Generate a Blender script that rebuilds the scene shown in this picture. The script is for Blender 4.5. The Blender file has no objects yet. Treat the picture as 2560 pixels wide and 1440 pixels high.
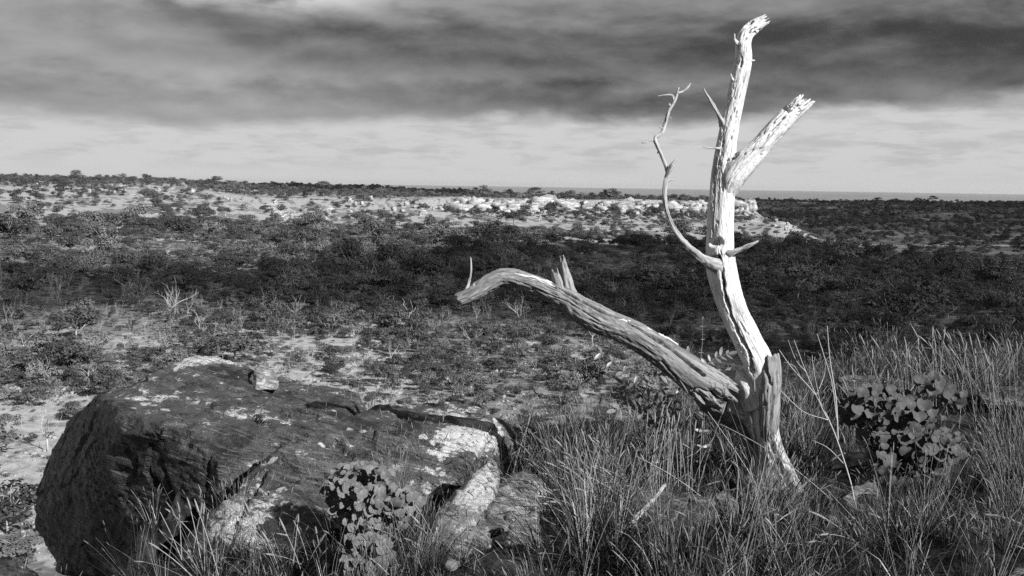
import bpy, bmesh, math, random
import numpy as np
from mathutils import Vector, Matrix, Quaternion

# ------------------------------------------------------------------ camera, sky, sun, exposure
F = 2459.0                       # focal length in photo pixels (2560 x 1440)
PITCH, ROLL = math.radians(6.0), 0.0147
SUN_EL, SUN_AZ = math.radians(31.0), math.radians(47.0)   # azimuth: to the right of "behind the camera"
FWD = np.array([0.0, math.cos(PITCH), -math.sin(PITCH)])
U0 = np.array([0.0, math.sin(PITCH), math.cos(PITCH)])
R0 = np.array([1.0, 0.0, 0.0])
RGT = math.cos(ROLL) * R0 + math.sin(ROLL) * U0
UPV = -math.sin(ROLL) * R0 + math.cos(ROLL) * U0
SUN = np.array([math.cos(SUN_EL) * math.sin(SUN_AZ), -math.cos(SUN_EL) * math.cos(SUN_AZ), math.sin(SUN_EL)])

sc = bpy.context.scene
col = sc.collection
cam_d = bpy.data.cameras.new("camera")
cam_d.sensor_width = 36.0
cam_d.lens = 36.0 * F / 2560.0
cam_d.clip_start, cam_d.clip_end = 0.1, 60000.0
cam = bpy.data.objects.new("camera", cam_d)
col.objects.link(cam)
cam.matrix_world = Matrix(((RGT[0], UPV[0], -FWD[0], 0), (RGT[1], UPV[1], -FWD[1], 0), (RGT[2], UPV[2], -FWD[2], 0), (0, 0, 0, 1)))
sc.camera = cam
sc.view_settings.view_transform = 'Standard'
sc.view_settings.look = 'None'
sc.view_settings.exposure = 0.90
sc.view_settings.gamma = 1.0
sc.render.engine = 'CYCLES'
sc.cycles.max_bounces = 4
sc.cycles.use_denoising = False
sc.cycles.diffuse_bounces = 2
sc.cycles.glossy_bounces = 1
sc.cycles.caustics_reflective = False
sc.cycles.caustics_refractive = False
sc.cycles.volume_bounces = 0
sc.cycles.transparent_max_bounces = 8

sun_d = bpy.data.lights.new("sun", 'SUN')
sun_d.energy = 5.0
sun_d.angle = math.radians(0.55)
sun_d.color = (1.0, 1.0, 1.0)
sun_o = bpy.data.objects.new("sun", sun_d)
col.objects.link(sun_o)
sun_o.rotation_euler = Vector(SUN).to_track_quat('Z', 'Y').to_euler()

world = bpy.data.worlds.new("World")
sc.world = world
world.use_nodes = True
WT = world.node_tree
WT.nodes.clear()


class NT:
    """tiny helper for building node graphs"""
    def __init__(s, tree): s.t = tree
    def n(s, typ, **kw):
        nd = s.t.nodes.new(typ)
        for k, v in kw.items(): setattr(nd, k, v)
        return nd
    def link(s, a, b): s.t.links.new(a, b)
    def put(s, sock, v):
        if hasattr(v, 'is_linked') or isinstance(v, bpy.types.NodeSocket): s.link(v, sock)
        else: sock.default_value = v
    def m(s, op, a, b=None, c=None, clamp=False):
        nd = s.n('ShaderNodeMath', operation=op); nd.use_clamp = clamp
        s.put(nd.inputs[0], a)
        if b is not None: s.put(nd.inputs[1], b)
        if c is not None: s.put(nd.inputs[2], c)
        return nd.outputs[0]
    def vm(s, op, a, b=None):
        nd = s.n('ShaderNodeVectorMath', operation=op)
        s.put(nd.inputs[0], a)
        if b is not None: s.put(nd.inputs[1], b)
        return nd.outputs[0]
    def ss(s, x, lo, hi, a=0.0, b=1.0):
        nd = s.n('ShaderNodeMapRange', interpolation_type='SMOOTHSTEP')
        s.put(nd.inputs[0], x)
        for i, v in zip((1, 2, 3, 4), (lo, hi, a, b)): s.put(nd.inputs[i], v)
        return nd.outputs[0]
    def noise(s, vec, scale, detail=5.0, rough=0.55, dist=0.0):
        nd = s.n('ShaderNodeTexNoise')
        s.put(nd.inputs['Vector'], vec); nd.inputs['Scale'].default_value = scale
        nd.inputs['Detail'].default_value = detail; nd.inputs['Roughness'].default_value = rough
        nd.inputs['Distortion'].default_value = dist
        return nd.outputs[0]
    def mix(s, f, a, b):
        nd = s.n('ShaderNodeMix'); nd.data_type = 'FLOAT'
        s.put(nd.inputs[0], f); s.put(nd.inputs[2], a); s.put(nd.inputs[3], b)
        return nd.outputs[0]
    def scale(s, vec, xyz):
        return s.vm('MULTIPLY', vec, xyz)


w = NT(WT)
w_out = w.n('ShaderNodeOutputWorld')
w_bg = w.n('ShaderNodeBackground')
w_bg.inputs['Strength'].default_value = 0.052
w.link(w_bg.outputs[0], w_out.inputs['Surface'])
sky_n = w.n('ShaderNodeTexSky', sky_type='NISHITA')
sky_n.sun_disc = False
sky_n.sun_elevation = SUN_EL
sky_n.sun_rotation = math.atan2(SUN[0], SUN[1])
sky_n.air_density = 1.0
sky_n.dust_density = 1.5
bw = w.n('ShaderNodeRGBToBW')
w.link(sky_n.outputs[0], bw.inputs[0])
tc = w.n('ShaderNodeTexCoord')
dirv = tc.outputs['Generated']
sx = w.n('ShaderNodeSeparateXYZ')
w.link(dirv, sx.inputs[0])
X, Y, Z = sx.outputs
AZ = w.m('ARCTAN2', X, Y)                       # 0 straight ahead, + to the right
# cloud fields: layered stratocumulus banks
n_big = w.noise(w.scale(dirv, (2.4, 2.4, 8.0)), 1.0, 4.0, 0.5, 0.0)
n_mid = w.noise(w.scale(dirv, (6.0, 6.0, 17.0)), 1.0, 9.0, 0.54, 0.15)
n_mid_up = w.noise(w.scale(w.vm('ADD', dirv, (0.010, 0.0, 0.012)), (6.0, 6.0, 17.0)), 1.0, 9.0, 0.54, 0.15)
n_fin = w.noise(w.scale(dirv, (19.0, 19.0, 46.0)), 1.0, 9.0, 0.56, 0.1)
n_c = w.m('SUBTRACT', n_mid, 0.5)
n_b = w.m('SUBTRACT', n_big, 0.5)
# the banks wander up and down with the noise
Zw = w.m('ADD', Z, w.m('MULTIPLY_ADD', n_b, 0.045, w.m('MULTIPLY_ADD', n_c, 0.042, w.m('MULTIPLY', w.m('SUBTRACT', n_fin, 0.5), 0.02))))
edge = w.m('ADD', 0.061, w.ss(AZ, 0.18, 0.34, 0.0, 0.022))
deck = w.ss(w.m('SUBTRACT', Zw, edge), -0.010, 0.010)
lum = w.ss(AZ, -0.45, 0.45, 0.35, 0.165)                                    # thin on the left, thick on the right
core = w.m('ADD', 0.137, w.m('MULTIPLY', AZ, -0.018))                       # main dark bank
b1 = w.m('MULTIPLY', w.ss(w.m('ABSOLUTE', w.m('SUBTRACT', Zw, core)), 0.042, 0.008), w.ss(AZ, -0.50, -0.18, 0.25, 1.0))
lum = w.m('MULTIPLY_ADD', b1, w.ss(AZ, -0.2, 0.2, -0.165, -0.10), lum)
b2 = w.m('MULTIPLY', w.ss(w.m('ABSOLUTE', w.m('SUBTRACT', Zw, 0.082)), 0.024, 0.004), w.ss(AZ, 0.30, 0.18))
lum = w.m('MULTIPLY_ADD', b2, -0.085, lum)
lum = w.m('MULTIPLY_ADD', n_c, 0.13, lum)
lum = w.m('MULTIPLY_ADD', n_b, 0.18, lum)
lum = w.m('MULTIPLY_ADD', w.m('SUBTRACT', n_mid, n_mid_up), 0.42, lum)
lum = w.m('MULTIPLY_ADD', w.m('SUBTRACT', n_fin, 0.5), 0.06, lum)
gap = w.m('MULTIPLY', w.ss(w.m('ABSOLUTE', w.m('ADD', AZ, 0.27)), 0.20, 0.03), w.ss(w.m('ABSOLUTE', w.m('SUBTRACT', Z, 0.20)), 0.05, 0.015))
lum = w.m('MULTIPLY_ADD', w.m('MULTIPLY', gap, w.ss(n_mid, 0.40, 0.56)), 0.42, lum)
lum = w.m('MULTIPLY', lum, w.ss(Z, 0.22, 0.55, 1.0, 0.62))                  # unseen deck overhead dimmed to lower the ambient light
soft = w.n('ShaderNodeMath', operation='SMOOTH_MAX'); w.link(lum, soft.inputs[0]); soft.inputs[1].default_value = 0.05; soft.inputs[2].default_value = 0.08
lum = w.m('MULTIPLY', soft.outputs[0], 11.3)
# clear strip under the deck, with thin pale streaks of cloud
n_st = w.noise(w.scale(dirv, (15.0, 15.0, 85.0)), 1.0, 9.0, 0.60, 0.1)
streak = w.m('MULTIPLY', w.ss(n_st, 0.45, 0.64), w.ss(Z, 0.002, 0.03))
clear = w.m('MINIMUM', w.m('MULTIPLY', bw.outputs[0], 6.8), 6.5)
clear = w.m('MULTIPLY', clear, w.m('SUBTRACT', 1.0, w.m('MULTIPLY', streak, 0.17)))
final = w.mix(deck, clear, lum)
comb = w.n('ShaderNodeCombineColor')
for i in range(3): w.link(final, comb.inputs[i])
w.link(comb.outputs[0], w_bg.inputs['Color'])

# ------------------------------------------------------------------ helpers
rng = np.random.default_rng(7)
rnd = random.Random(11)


def P(px, py, depth):
    """a point at a real distance in front of the viewpoint"""
    return (FWD + (px - 1280.0) / F * RGT - (py - 720.0) / F * UPV) * depth


def to_px(p):
    p = np.atleast_2d(p)
    d = p @ FWD
    d = np.where(np.abs(d) < 1e-6, 1e-6, d)
    return 1280 + F * (p @ RGT) / d, 720 - F * (p @ UPV) / d, d


def _hash(ix, iy, iz, seed):
    h = (ix.astype(np.int64) * 374761393 + iy.astype(np.int64) * 668265263 + iz.astype(np.int64) * 2147483647 + seed * 974634777) & 0xFFFFFFFF
    h = ((h ^ (h >> 13)) * 1274126177) & 0xFFFFFFFF
    h = ((h ^ (h >> 16)) * 2246822519) & 0xFFFFFFFF
    return h ^ (h >> 15)


_G = np.array([[1, 1, 0], [-1, 1, 0], [1, -1, 0], [-1, -1, 0], [1, 0, 1], [-1, 0, 1], [1, 0, -1], [-1, 0, -1],
               [0, 1, 1], [0, -1, 1], [0, 1, -1], [0, -1, -1], [1, 1, 0], [-1, 1, 0], [0, -1, 1], [0, -1, -1]], float)


def pnoise(p, seed=0):
    p = np.asarray(p, float)
    i = np.floor(p); f = p - i
    i = i.astype(np.int64)
    u = f * f * f * (f * (f * 6 - 15) + 10)
    out = 0.0
    for dx in (0, 1):
        wx = u[..., 0] if dx else 1 - u[..., 0]
        for dy in (0, 1):
            wy = u[..., 1] if dy else 1 - u[..., 1]
            for dz in (0, 1):
                wz = u[..., 2] if dz else 1 - u[..., 2]
                g = _G[_hash(i[..., 0] + dx, i[..., 1] + dy, i[..., 2] + dz, seed) & 15]
                out = out + wx * wy * wz * (g[..., 0] * (f[..., 0] - dx) + g[..., 1] * (f[..., 1] - dy) + g[..., 2] * (f[..., 2] - dz))
    return out


def fbm(p, octv=4, seed=0, lac=2.0, gain=0.5):
    a, s, o = 1.0, 0.0, 1.0
    for k in range(octv):
        s = s + a * pnoise(p * o, seed + k * 17)
        a *= gain; o *= lac
    return s


def sstep(x, a, b):
    t = np.clip((x - a) / (b - a), 0, 1)
    return t * t * (3 - 2 * t)


def make_mesh(name, V, quads=None, tris=None, smooth=True, mats=(), mat_idx=None):
    me = bpy.data.meshes.new(name)
    V = np.asarray(V, np.float32)
    nq = 0 if quads is None else len(quads)
    nt = 0 if tris is None else len(tris)
    me.vertices.add(len(V)); me.vertices.foreach_set('co', V.ravel())
    loops = []
    if nq: loops.append(np.asarray(quads, np.int32).ravel())
    if nt: loops.append(np.asarray(tris, np.int32).ravel())
    lp = np.concatenate(loops)
    me.loops.add(len(lp)); me.loops.foreach_set('vertex_index', lp)
    me.polygons.add(nq + nt)
    st = np.concatenate([np.arange(nq) * 4, nq * 4 + np.arange(nt) * 3]).astype(np.int32)
    me.polygons.foreach_set('loop_start', st)
    if smooth: me.polygons.foreach_set('use_smooth', np.ones(nq + nt, bool))
    for m_ in mats: me.materials.append(m_)
    if mat_idx is not None: me.polygons.foreach_set('material_index', np.asarray(mat_idx, np.int32))
    me.update(calc_edges=True)
    return me


def add_attr(me, name, data, typ='FLOAT'):
    a = me.attributes.new(name, typ, 'POINT')
    a.data.foreach_set('vector' if typ == 'FLOAT_VECTOR' else 'value', np.asarray(data, np.float32).ravel())


def link(name, me, parent=None, loc=None, rot=None, scl=None):
    o = bpy.data.objects.new(name, me)
    col.objects.link(o)
    if parent is not None: o.parent = parent
    if loc is not None: o.location = loc
    if rot is not None: o.rotation_euler = rot
    if scl is not None: o.scale = scl
    return o


def tag(o, label, cat=None, group=None, kind=None):
    if label: o['label'] = label
    if cat: o['category'] = cat
    if group: o['group'] = group
    if kind: o['kind'] = kind
    return o


def empty(name, loc):
    o = bpy.data.objects.new(name, None)
    o.empty_display_size = 0.1
    col.objects.link(o)
    o.location = loc
    return o


class Geo:
    """collects verts and faces with a material slot index"""
    def __init__(s): s.V, s.Q, s.T, s.mq, s.mt, s.n = [], [], [], [], [], 0
    def add(s, V, Q=None, T=None, m=0):
        V = np.asarray(V, float).reshape(-1, 3)
        if Q is not None and len(Q): s.Q.append(np.asarray(Q) + s.n); s.mq.append(np.full(len(Q), m))
        if T is not None and len(T): s.T.append(np.asarray(T) + s.n); s.mt.append(np.full(len(T), m))
        s.V.append(V); s.n += len(V)
    def mesh(s, name, mats, smooth=True):
        q = np.concatenate(s.Q) if s.Q else None
        t = np.concatenate(s.T) if s.T else None
        mi = np.concatenate(s.mq + s.mt)
        return make_mesh(name, np.concatenate(s.V), q, t, smooth, mats, mi)


def grid_faces(nr, ns, closed=True):
    i = np.arange(nr - 1)[:, None]
    j = np.arange(ns if closed else ns - 1)[None, :]
    j2 = (j + 1) % ns
    return np.stack([i * ns + j, i * ns + j2, (i + 1) * ns + j2, (i + 1) * ns + j], -1).reshape(-1, 4)


def catmull(pts, step):
    """resample control rows (any number of columns, xyz first) along a Catmull-Rom curve"""
    pts = np.asarray(pts, float)
    e = np.vstack([2 * pts[0] - pts[1], pts, 2 * pts[-1] - pts[-2]])
    out = []
    for k in range(1, len(e) - 2):
        t = np.linspace(0, 1, 24, endpoint=False)[:, None]
        a, b, c, d = e[k - 1], e[k], e[k + 1], e[k + 2]
        out.append(0.5 * ((2 * b) + (c - a) * t + (2 * a - 5 * b + 4 * c - d) * t ** 2 + (3 * b - a - 3 * c + d) * t ** 3))
    out.append(pts[-1:])
    o = np.vstack(out)
    L = np.concatenate([[0], np.cumsum(np.linalg.norm(np.diff(o[:, :3], axis=0), axis=1))])
    n = max(3, int(L[-1] / step) + 1)
    l = np.linspace(0, L[-1], n)
    return np.stack([np.interp(l, L, o[:, c]) for c in range(o.shape[1])], 1), l


def simple_tube(pts, radii, ns=6, step=None, tip=True):
    """thin smooth tube; returns V, Q, T"""
    rows = np.hstack([np.asarray(pts, float), np.asarray(radii, float)[:, None]])
    if step: rows, _ = catmull(rows, step)
    C, r = rows[:, :3], np.maximum(rows[:, 3], 1e-4)
    T = np.gradient(C, axis=0); T /= np.linalg.norm(T, axis=1)[:, None] + 1e-9
    ref = np.array([0.31, -0.9, 0.2])
    N = ref - (T @ ref)[:, None] * T; N /= np.linalg.norm(N, axis=1)[:, None] + 1e-9
    B = np.cross(T, N)
    th = np.arange(ns) / ns * 2 * np.pi
    V = C[:, None] + r[:, None, None] * (np.cos(th)[None, :, None] * N[:, None] + np.sin(th)[None, :, None] * B[:, None])
    n = len(C)
    V = V.reshape(-1, 3)
    Q = grid_faces(n, ns)
    V = np.vstack([V, C[-1:] + T[-1:] * r[-1], C[:1]])
    a = (n - 1) * ns; j = np.arange(ns); j2 = (j + 1) % ns
    Tq = np.vstack([np.stack([a + j, a + j2, np.full(ns, n * ns)], 1), np.stack([j2, j, np.full(ns, n * ns + 1)], 1)])
    return V, Q, Tq


# ------------------------------------------------------------------ materials (all neutral: the photograph is black and white)
def new_mat(name):
    m = bpy.data.materials.new(name)
    m.use_nodes = True
    t = m.node_tree
    t.nodes.clear()
    nt = NT(t)
    o = nt.n('ShaderNodeOutputMaterial')
    b = nt.n('ShaderNodeBsdfPrincipled')
    b.inputs['Roughness'].default_value = 0.9
    b.inputs['Specular IOR Level'].default_value = 0.2
    nt.link(b.outputs[0], o.inputs['Surface'])
    return m, nt, b, o


def grey(nt, v):
    c = nt.n('ShaderNodeCombineColor')
    for i in range(3): nt.put(c.inputs[i], v)
    return c.outputs[0]


def bump(nt, b, h, strength=0.5, dist=0.01):
    n = nt.n('ShaderNodeBump')
    n.inputs['Strength'].default_value = strength
    n.inputs['Distance'].default_value = dist
    nt.put(n.inputs['Height'], h)
    nt.link(n.outputs[0], b.inputs['Normal'])


def attr(nt, name):
    a = nt.n('ShaderNodeAttribute'); a.attribute_name = name
    return a


def mat_leaf(name, lo, hi, transl=0.25, rough=0.6, spec=0.2, power=1.0, isl=0.6):
    m, nt, b, o = new_mat(name)
    oi = nt.n('ShaderNodeObjectInfo')
    geo = nt.n('ShaderNodeNewGeometry')
    r = nt.m('MULTIPLY_ADD', geo.outputs['Random Per Island'], isl, nt.m('MULTIPLY', oi.outputs['Random'], 1.0 - isl))
    v = nt.mix(nt.m('POWER', r, power), lo, hi)
    c = grey(nt, v)
    nt.link(c, b.inputs['Base Color'])
    b.inputs['Roughness'].default_value = rough
    b.inputs['Specular IOR Level'].default_value = spec
    if transl > 0:
        tr = nt.n('ShaderNodeBsdfTranslucent'); nt.link(c, tr.inputs[0])
        mx = nt.n('ShaderNodeMixShader'); mx.inputs[0].default_value = transl
        nt.link(b.outputs[0], mx.inputs[1]); nt.link(tr.outputs[0], mx.inputs[2])
        nt.link(mx.outputs[0], o.inputs['Surface'])
    return m


def add_veins(m):
    """midrib and side veins on a leaf mesh (leaf runs down -Z, width along X)"""
    nt = NT(m.node_tree)
    b = next(n for n in m.node_tree.nodes if n.type == 'BSDF_PRINCIPLED')
    tcn = nt.n('ShaderNodeTexCoord'); sp = nt.n('ShaderNodeSeparateXYZ'); nt.link(tcn.outputs['Object'], sp.inputs[0])
    ax = nt.m('ABSOLUTE', sp.outputs[0])
    mid = nt.ss(ax, 0.030, 0.008)
    ph = nt.m('MULTIPLY_ADD', sp.outputs[2], 38.0, nt.m('MULTIPLY', ax, -30.0))
    side = nt.ss(nt.m('SINE', ph), 0.90, 0.985)
    vein = nt.m('MAXIMUM', mid, nt.m('MULTIPLY', side, 0.7))
    blot = nt.ss(nt.noise(tcn.outputs['Object'], 5.0, 4.0, 0.6), 0.3, 0.75, 0.75, 1.2)
    old = b.inputs['Base Color'].links[0].from_socket
    mx = nt.n('ShaderNodeVectorMath', operation='SCALE'); nt.link(old, mx.inputs[0]); nt.link(nt.m('MULTIPLY', blot, nt.m('MULTIPLY_ADD', vein, 0.5, 1.0)), mx.inputs['Scale'])
    nt.link(mx.outputs[0], b.inputs['Base Color'])
    bump(nt, b, vein, -0.5, 0.01)


def mat_rock(name, dark=0.05, mid=0.16, pale=0.42, scale=1.0, pale_amt=0.5, bed=(0.15, -0.25, 0.3)):
    """weathered sandstone: dark varnish, bare paler patches along the bedding, crusts of lichen, pits and hairline cracks"""
    m, nt, b, o = new_mat(name)
    tcn = nt.n('ShaderNodeTexCoord')
    v = nt.scale(tcn.outputs['Object'], (scale,) * 3)
    rot = nt.n('ShaderNodeMapping'); nt.link(v, rot.inputs[0])
    rot.inputs['Rotation'].default_value = bed
    vb = rot.outputs[0]
    v2 = nt.scale(vb, (0.55, 0.4, 1.9))
    wear_light = attr(nt, 'wear_light').outputs['Fac']
    n1 = nt.noise(v2, 1.7, 10.0, 0.62, 0.25)
    n2 = nt.noise(v2, 7.0, 10.0, 0.68, 0.1)
    n3 = nt.noise(v, 30.0, 8.0, 0.66)
    n4 = nt.noise(v, 5.0, 8.0, 0.62)
    gr = nt.noise(v, 130.0, 4.0, 0.65)
    str_ = nt.noise(nt.scale(vb, (3.5, 3.5, 55.0)), 1.0, 6.0, 0.65)
    f = nt.m('MULTIPLY_ADD', n2, 0.55, nt.m('MULTIPLY', n1, 0.45))
    f = nt.m('MULTIPLY_ADD', nt.m('SUBTRACT', n3, 0.5), 0.16, f)
    f = nt.m('ADD', f, nt.m('MULTIPLY', wear_light, 0.16))
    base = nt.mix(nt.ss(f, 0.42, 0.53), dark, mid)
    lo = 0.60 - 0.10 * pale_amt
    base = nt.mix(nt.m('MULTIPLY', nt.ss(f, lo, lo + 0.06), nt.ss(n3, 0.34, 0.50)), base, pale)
    base = nt.mix(nt.m('MULTIPLY', nt.ss(str_, 0.55, 0.61), 0.7), base, mid * 2.0)
    vor = nt.n('ShaderNodeTexVoronoi'); vor.feature = 'F1'
    nt.put(vor.inputs['Vector'], v); vor.inputs['Scale'].default_value = 11.0
    wob = nt.m('MULTIPLY_ADD', nt.m('SUBTRACT', n3, 0.5), 0.75, vor.outputs['Distance'])
    lich = nt.m('MULTIPLY', nt.ss(wob, 0.36, 0.33), nt.ss(nt.m('MULTIPLY_ADD', wear_light, 0.20, n4), 0.58, 0.64))
    base = nt.mix(nt.m('MULTIPLY', lich, 0.8), base, pale)
    base = nt.m('MULTIPLY', base, nt.m('MULTIPLY_ADD', nt.ss(gr, 0.36, 0.62), 0.7, 0.6))
    vc = nt.n('ShaderNodeTexVoronoi'); vc.feature = 'DISTANCE_TO_EDGE'
    nt.put(vc.inputs['Vector'], nt.vm('ADD', nt.scale(vb, (0.7, 0.7, 1.3)), nt.scale(nt.n('ShaderNodeTexNoise').outputs[1], (0, 0, 0))))
    vc.inputs['Scale'].default_value = 2.6
    wc = nt.m('MULTIPLY_ADD', nt.m('SUBTRACT', n2, 0.5), 0.28, vc.outputs['Distance'])
    crack = nt.ss(nt.m('ABSOLUTE', wc), 0.006, 0.0)
    nt.link(grey(nt, base), b.inputs['Base Color'])
    b.inputs['Roughness'].default_value = 0.48
    b.inputs['Specular IOR Level'].default_value = 0.45
    h = nt.m('MULTIPLY_ADD', n3, 0.55, nt.m('MULTIPLY_ADD', n2, 0.9, nt.m('MULTIPLY_ADD', str_, 0.35, nt.m('MULTIPLY', gr, 0.22))))
    h = nt.m('SUBTRACT', h, nt.m('MULTIPLY', crack, 0.6))
    bump(nt, b, h, 1.0, 0.035 / scale)
    return m


def mat_wood(name, lo=0.34, hi=0.66, stain=0.5, rough_bark=0.0, grain_s=1.0):
    """sun-bleached dead wood: long fibres, hairline checks, beetle pits and grey stains"""
    m, nt, b, o = new_mat(name)
    g = attr(nt, 'grain').outputs['Vector']
    fib = nt.noise(nt.scale(g, (110 * grain_s, 110 * grain_s, 6.0)), 1.0, 6.0, 0.62, 0.4)
    fib2 = nt.noise(nt.scale(g, (30 * grain_s, 30 * grain_s, 3.0)), 1.0, 6.0, 0.6, 0.8)
    blot = nt.noise(nt.scale(g, (14, 14, 7.0)), 1.0, 6.0, 0.65, 0.4)
    fleck = nt.noise(nt.scale(g, (85, 85, 30.0)), 1.0, 3.0, 0.55, 0.3)
    v = nt.mix(nt.ss(nt.m('MULTIPLY_ADD', fib2, 0.5, nt.m('MULTIPLY', fib, 0.5)), 0.34, 0.52), lo, hi)
    fl = nt.m('MULTIPLY', nt.ss(fleck, 0.56, 0.63), nt.ss(blot, 0.42, 0.62))
    v = nt.mix(nt.m('MULTIPLY', fl, 0.8 * stain + 0.1), v, 0.07)
    st = nt.m('MULTIPLY', nt.ss(blot, 0.50, 0.70), stain)
    v = nt.mix(nt.m('MULTIPLY', st, 0.6), v, lo * 0.55)
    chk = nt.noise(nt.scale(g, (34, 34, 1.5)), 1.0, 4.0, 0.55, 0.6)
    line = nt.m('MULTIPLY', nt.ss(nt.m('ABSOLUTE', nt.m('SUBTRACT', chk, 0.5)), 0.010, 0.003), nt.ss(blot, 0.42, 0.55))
    v = nt.mix(nt.m('MULTIPLY', line, 0.7), v, 0.06)  # shade inside the hairline cracks put into the colour as dark lines
    wide = nt.noise(nt.scale(g, (11, 11, 1.1)), 1.0, 5.0, 0.6, 0.3)
    v = nt.mix(nt.m('MULTIPLY', nt.ss(wide, 0.52, 0.66), 0.55), v, lo * 0.55)
    bk = attr(nt, 'bark').outputs['Fac']
    bn = nt.noise(nt.scale(g, (45, 45, 14.0)), 1.0, 6.0, 0.65, 0.6)
    v = nt.mix(nt.m('MULTIPLY', bk, nt.ss(bn, 0.40, 0.56)), v, 0.085)
    nt.link(grey(nt, v), b.inputs['Base Color'])
    b.inputs['Roughness'].default_value = 0.85
    b.inputs['Specular IOR Level'].default_value = 0.15
    h = nt.m('MULTIPLY_ADD', fib2, 0.8, nt.m('MULTIPLY_ADD', fib, 0.6, nt.m('MULTIPLY', nt.ss(fleck, 0.52, 0.62), -0.5)))
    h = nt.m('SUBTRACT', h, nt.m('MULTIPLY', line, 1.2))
    h = nt.m('MULTIPLY_ADD', nt.m('MULTIPLY', bk, bn), 0.8, h)
    bump(nt, b, h, 0.55, 0.004)
    return m


def mat_plain(name, val, var=0.3, scale=20.0, rough=0.9):
    m, nt, b, o = new_mat(name)
    tcn = nt.n('ShaderNodeTexCoord')
    n = nt.noise(tcn.outputs['Object'], scale, 4.0, 0.6)
    nt.link(grey(nt, nt.m('MULTIPLY', val, nt.m('MULTIPLY_ADD', n, 2 * var, 1 - var))), b.inputs['Base Color'])
    b.inputs['Roughness'].default_value = rough
    return m


M = {}
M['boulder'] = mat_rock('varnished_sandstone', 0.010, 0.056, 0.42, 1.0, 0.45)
M['slab'] = mat_rock('lichened_sandstone', 0.03, 0.11, 0.34, 1.3, 0.6)
M['pale_rock'] = mat_rock('pale_sandstone', 0.08, 0.19, 0.40, 1.6, 0.9)
M['scarp'] = mat_rock('scarp_sandstone', 0.12, 0.28, 0.46, 0.35, 0.8)
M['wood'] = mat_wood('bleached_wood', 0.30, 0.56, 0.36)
M['wood_grey'] = mat_wood('grey_weathered_wood', 0.055, 0.23, 0.6)
M['wood_pitted'] = mat_wood('pitted_bleached_wood', 0.27, 0.54, 0.75)
M['twig'] = mat_wood('grey_twig_wood', 0.13, 0.34, 0.6)
M['blade'] = mat_leaf('grass_blade', 0.004, 0.030, 0.25, 0.5, 0.25, 2.0)
M['straw'] = mat_leaf('dry_straw', 0.03, 0.60, 0.2, 0.6, 0.2, 2.8)
M['stalk'] = mat_leaf('tall_stalk', 0.16, 0.48, 0.2, 0.6)
M['spike'] = mat_leaf('tall_stalk_spike', 0.20, 0.46, 0.4, 0.7)
M['seed'] = mat_leaf('bristly_seed_head', 0.12, 0.34, 0.4, 0.7)
M['broad'] = mat_leaf('broad_leaf', 0.085, 0.15, 0.15, 0.6, 0.15)
M['broad_dark'] = mat_leaf('broad_leaf_dark', 0.04, 0.08, 0.12, 0.6, 0.15)
M['bark_dark'] = mat_plain('bush_bark', 0.16, 0.4, 3.0)
M['pinnate'] = mat_leaf('pinnate_leaflet', 0.09, 0.22, 0.2, 0.4, 0.4)
M['stem'] = mat_plain('plant_stem', 0.14, 0.3, 60.0)
M['drystem'] = mat_plain('dry_stem', 0.34, 0.3, 60.0)
M['crown'] = mat_leaf('bush_foliage', 0.030, 0.12, 0.1, 0.6, 0.2, 1.3, 0.25)
M['crown_pale'] = mat_leaf('dry_bush_foliage', 0.09, 0.19, 0.15, 0.7, 0.1, 1.0, 0.3)
M['bark_pale'] = mat_plain('pale_bark', 0.28, 0.4, 3.0)
M['dead_pale'] = mat_plain('bare_dead_branch', 0.36, 0.3, 3.0)
M['stone'] = mat_plain('scree_stone', 0.24, 0.4, 6.0)
M['litter'] = mat_plain('soil_pebble', 0.14, 0.5, 9.0)

add_veins(M['broad']); add_veins(M['broad_dark'])
# ------------------------------------------------------------------ terrain
# the lip of the ridge in plan; everything inside is the near hilltop, outside it falls to the valley
LIP = np.array([(70, -60), (70, -8), (22, 6.0), (11, 8.6), (6.6, 9.3), (3.9, 9.3), (2.4, 8.9), (0.9, 8.7), (-0.2, 8.6), (-1.0, 8.2), (-1.7, 7.2),
                (-1.85, 6.2), (-1.95, 5.2), (-2.2, 3.9), (-3.2, 1.5), (-5, -6), (-20, -60)], float)
GC = np.array([list(P(*a)) for a in [
    (1280, 1440, 4.15), (2500, 1440, 3.7), (1960, 1250, 6.5), (1700, 1250, 6.5), (1500, 1230, 6.9), (1350, 1190, 7.9), (1650, 1120, 8.2),
    (2000, 1070, 8.3), (2250, 985, 8.8), (2550, 985, 8.6), (2500, 1230, 5.4), (2200, 1250, 6.0), (900, 1440, 4.6), (600, 1440, 5.0), (330, 1440, 5.6),
    (1150, 1350, 5.5), (1300, 1290, 6.2), (1900, 1440, 4.1)]] + [
    [0, 0, -1.6], [2, 1, -1.55], [-2, 1, -1.75], [0, -3, -1.5], [4, -3, -1.4], [-3, -4, -1.6], [5, 3, -1.35], [9, 7, -1.3], [12, 2, -1.0], [-2.5, 3.5, -1.9], [0, 2.6, -1.6]])


def lip_sd(x, y):
    """signed distance to the lip, positive outside"""
    p = np.stack([x, y], -1)
    best = np.full(x.shape, 1e9)
    inside = np.zeros(x.shape, bool)
    n = len(LIP)
    for k in range(n):
        a, b = LIP[k], LIP[(k + 1) % n]
        ab = b - a
        t = np.clip(((p - a) @ ab) / (ab @ ab), 0, 1)
        d = np.linalg.norm(p - (a + t[..., None] * ab), axis=-1)
        best = np.minimum(best, d)
        cond = (a[1] > y) != (b[1] > y)
        xi = a[0] + (y - a[1]) / (b[1] - a[1] + 1e-12) * (b[0] - a[0])
        inside ^= cond & (x < xi)
    return np.where(inside, -best, best)


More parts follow.
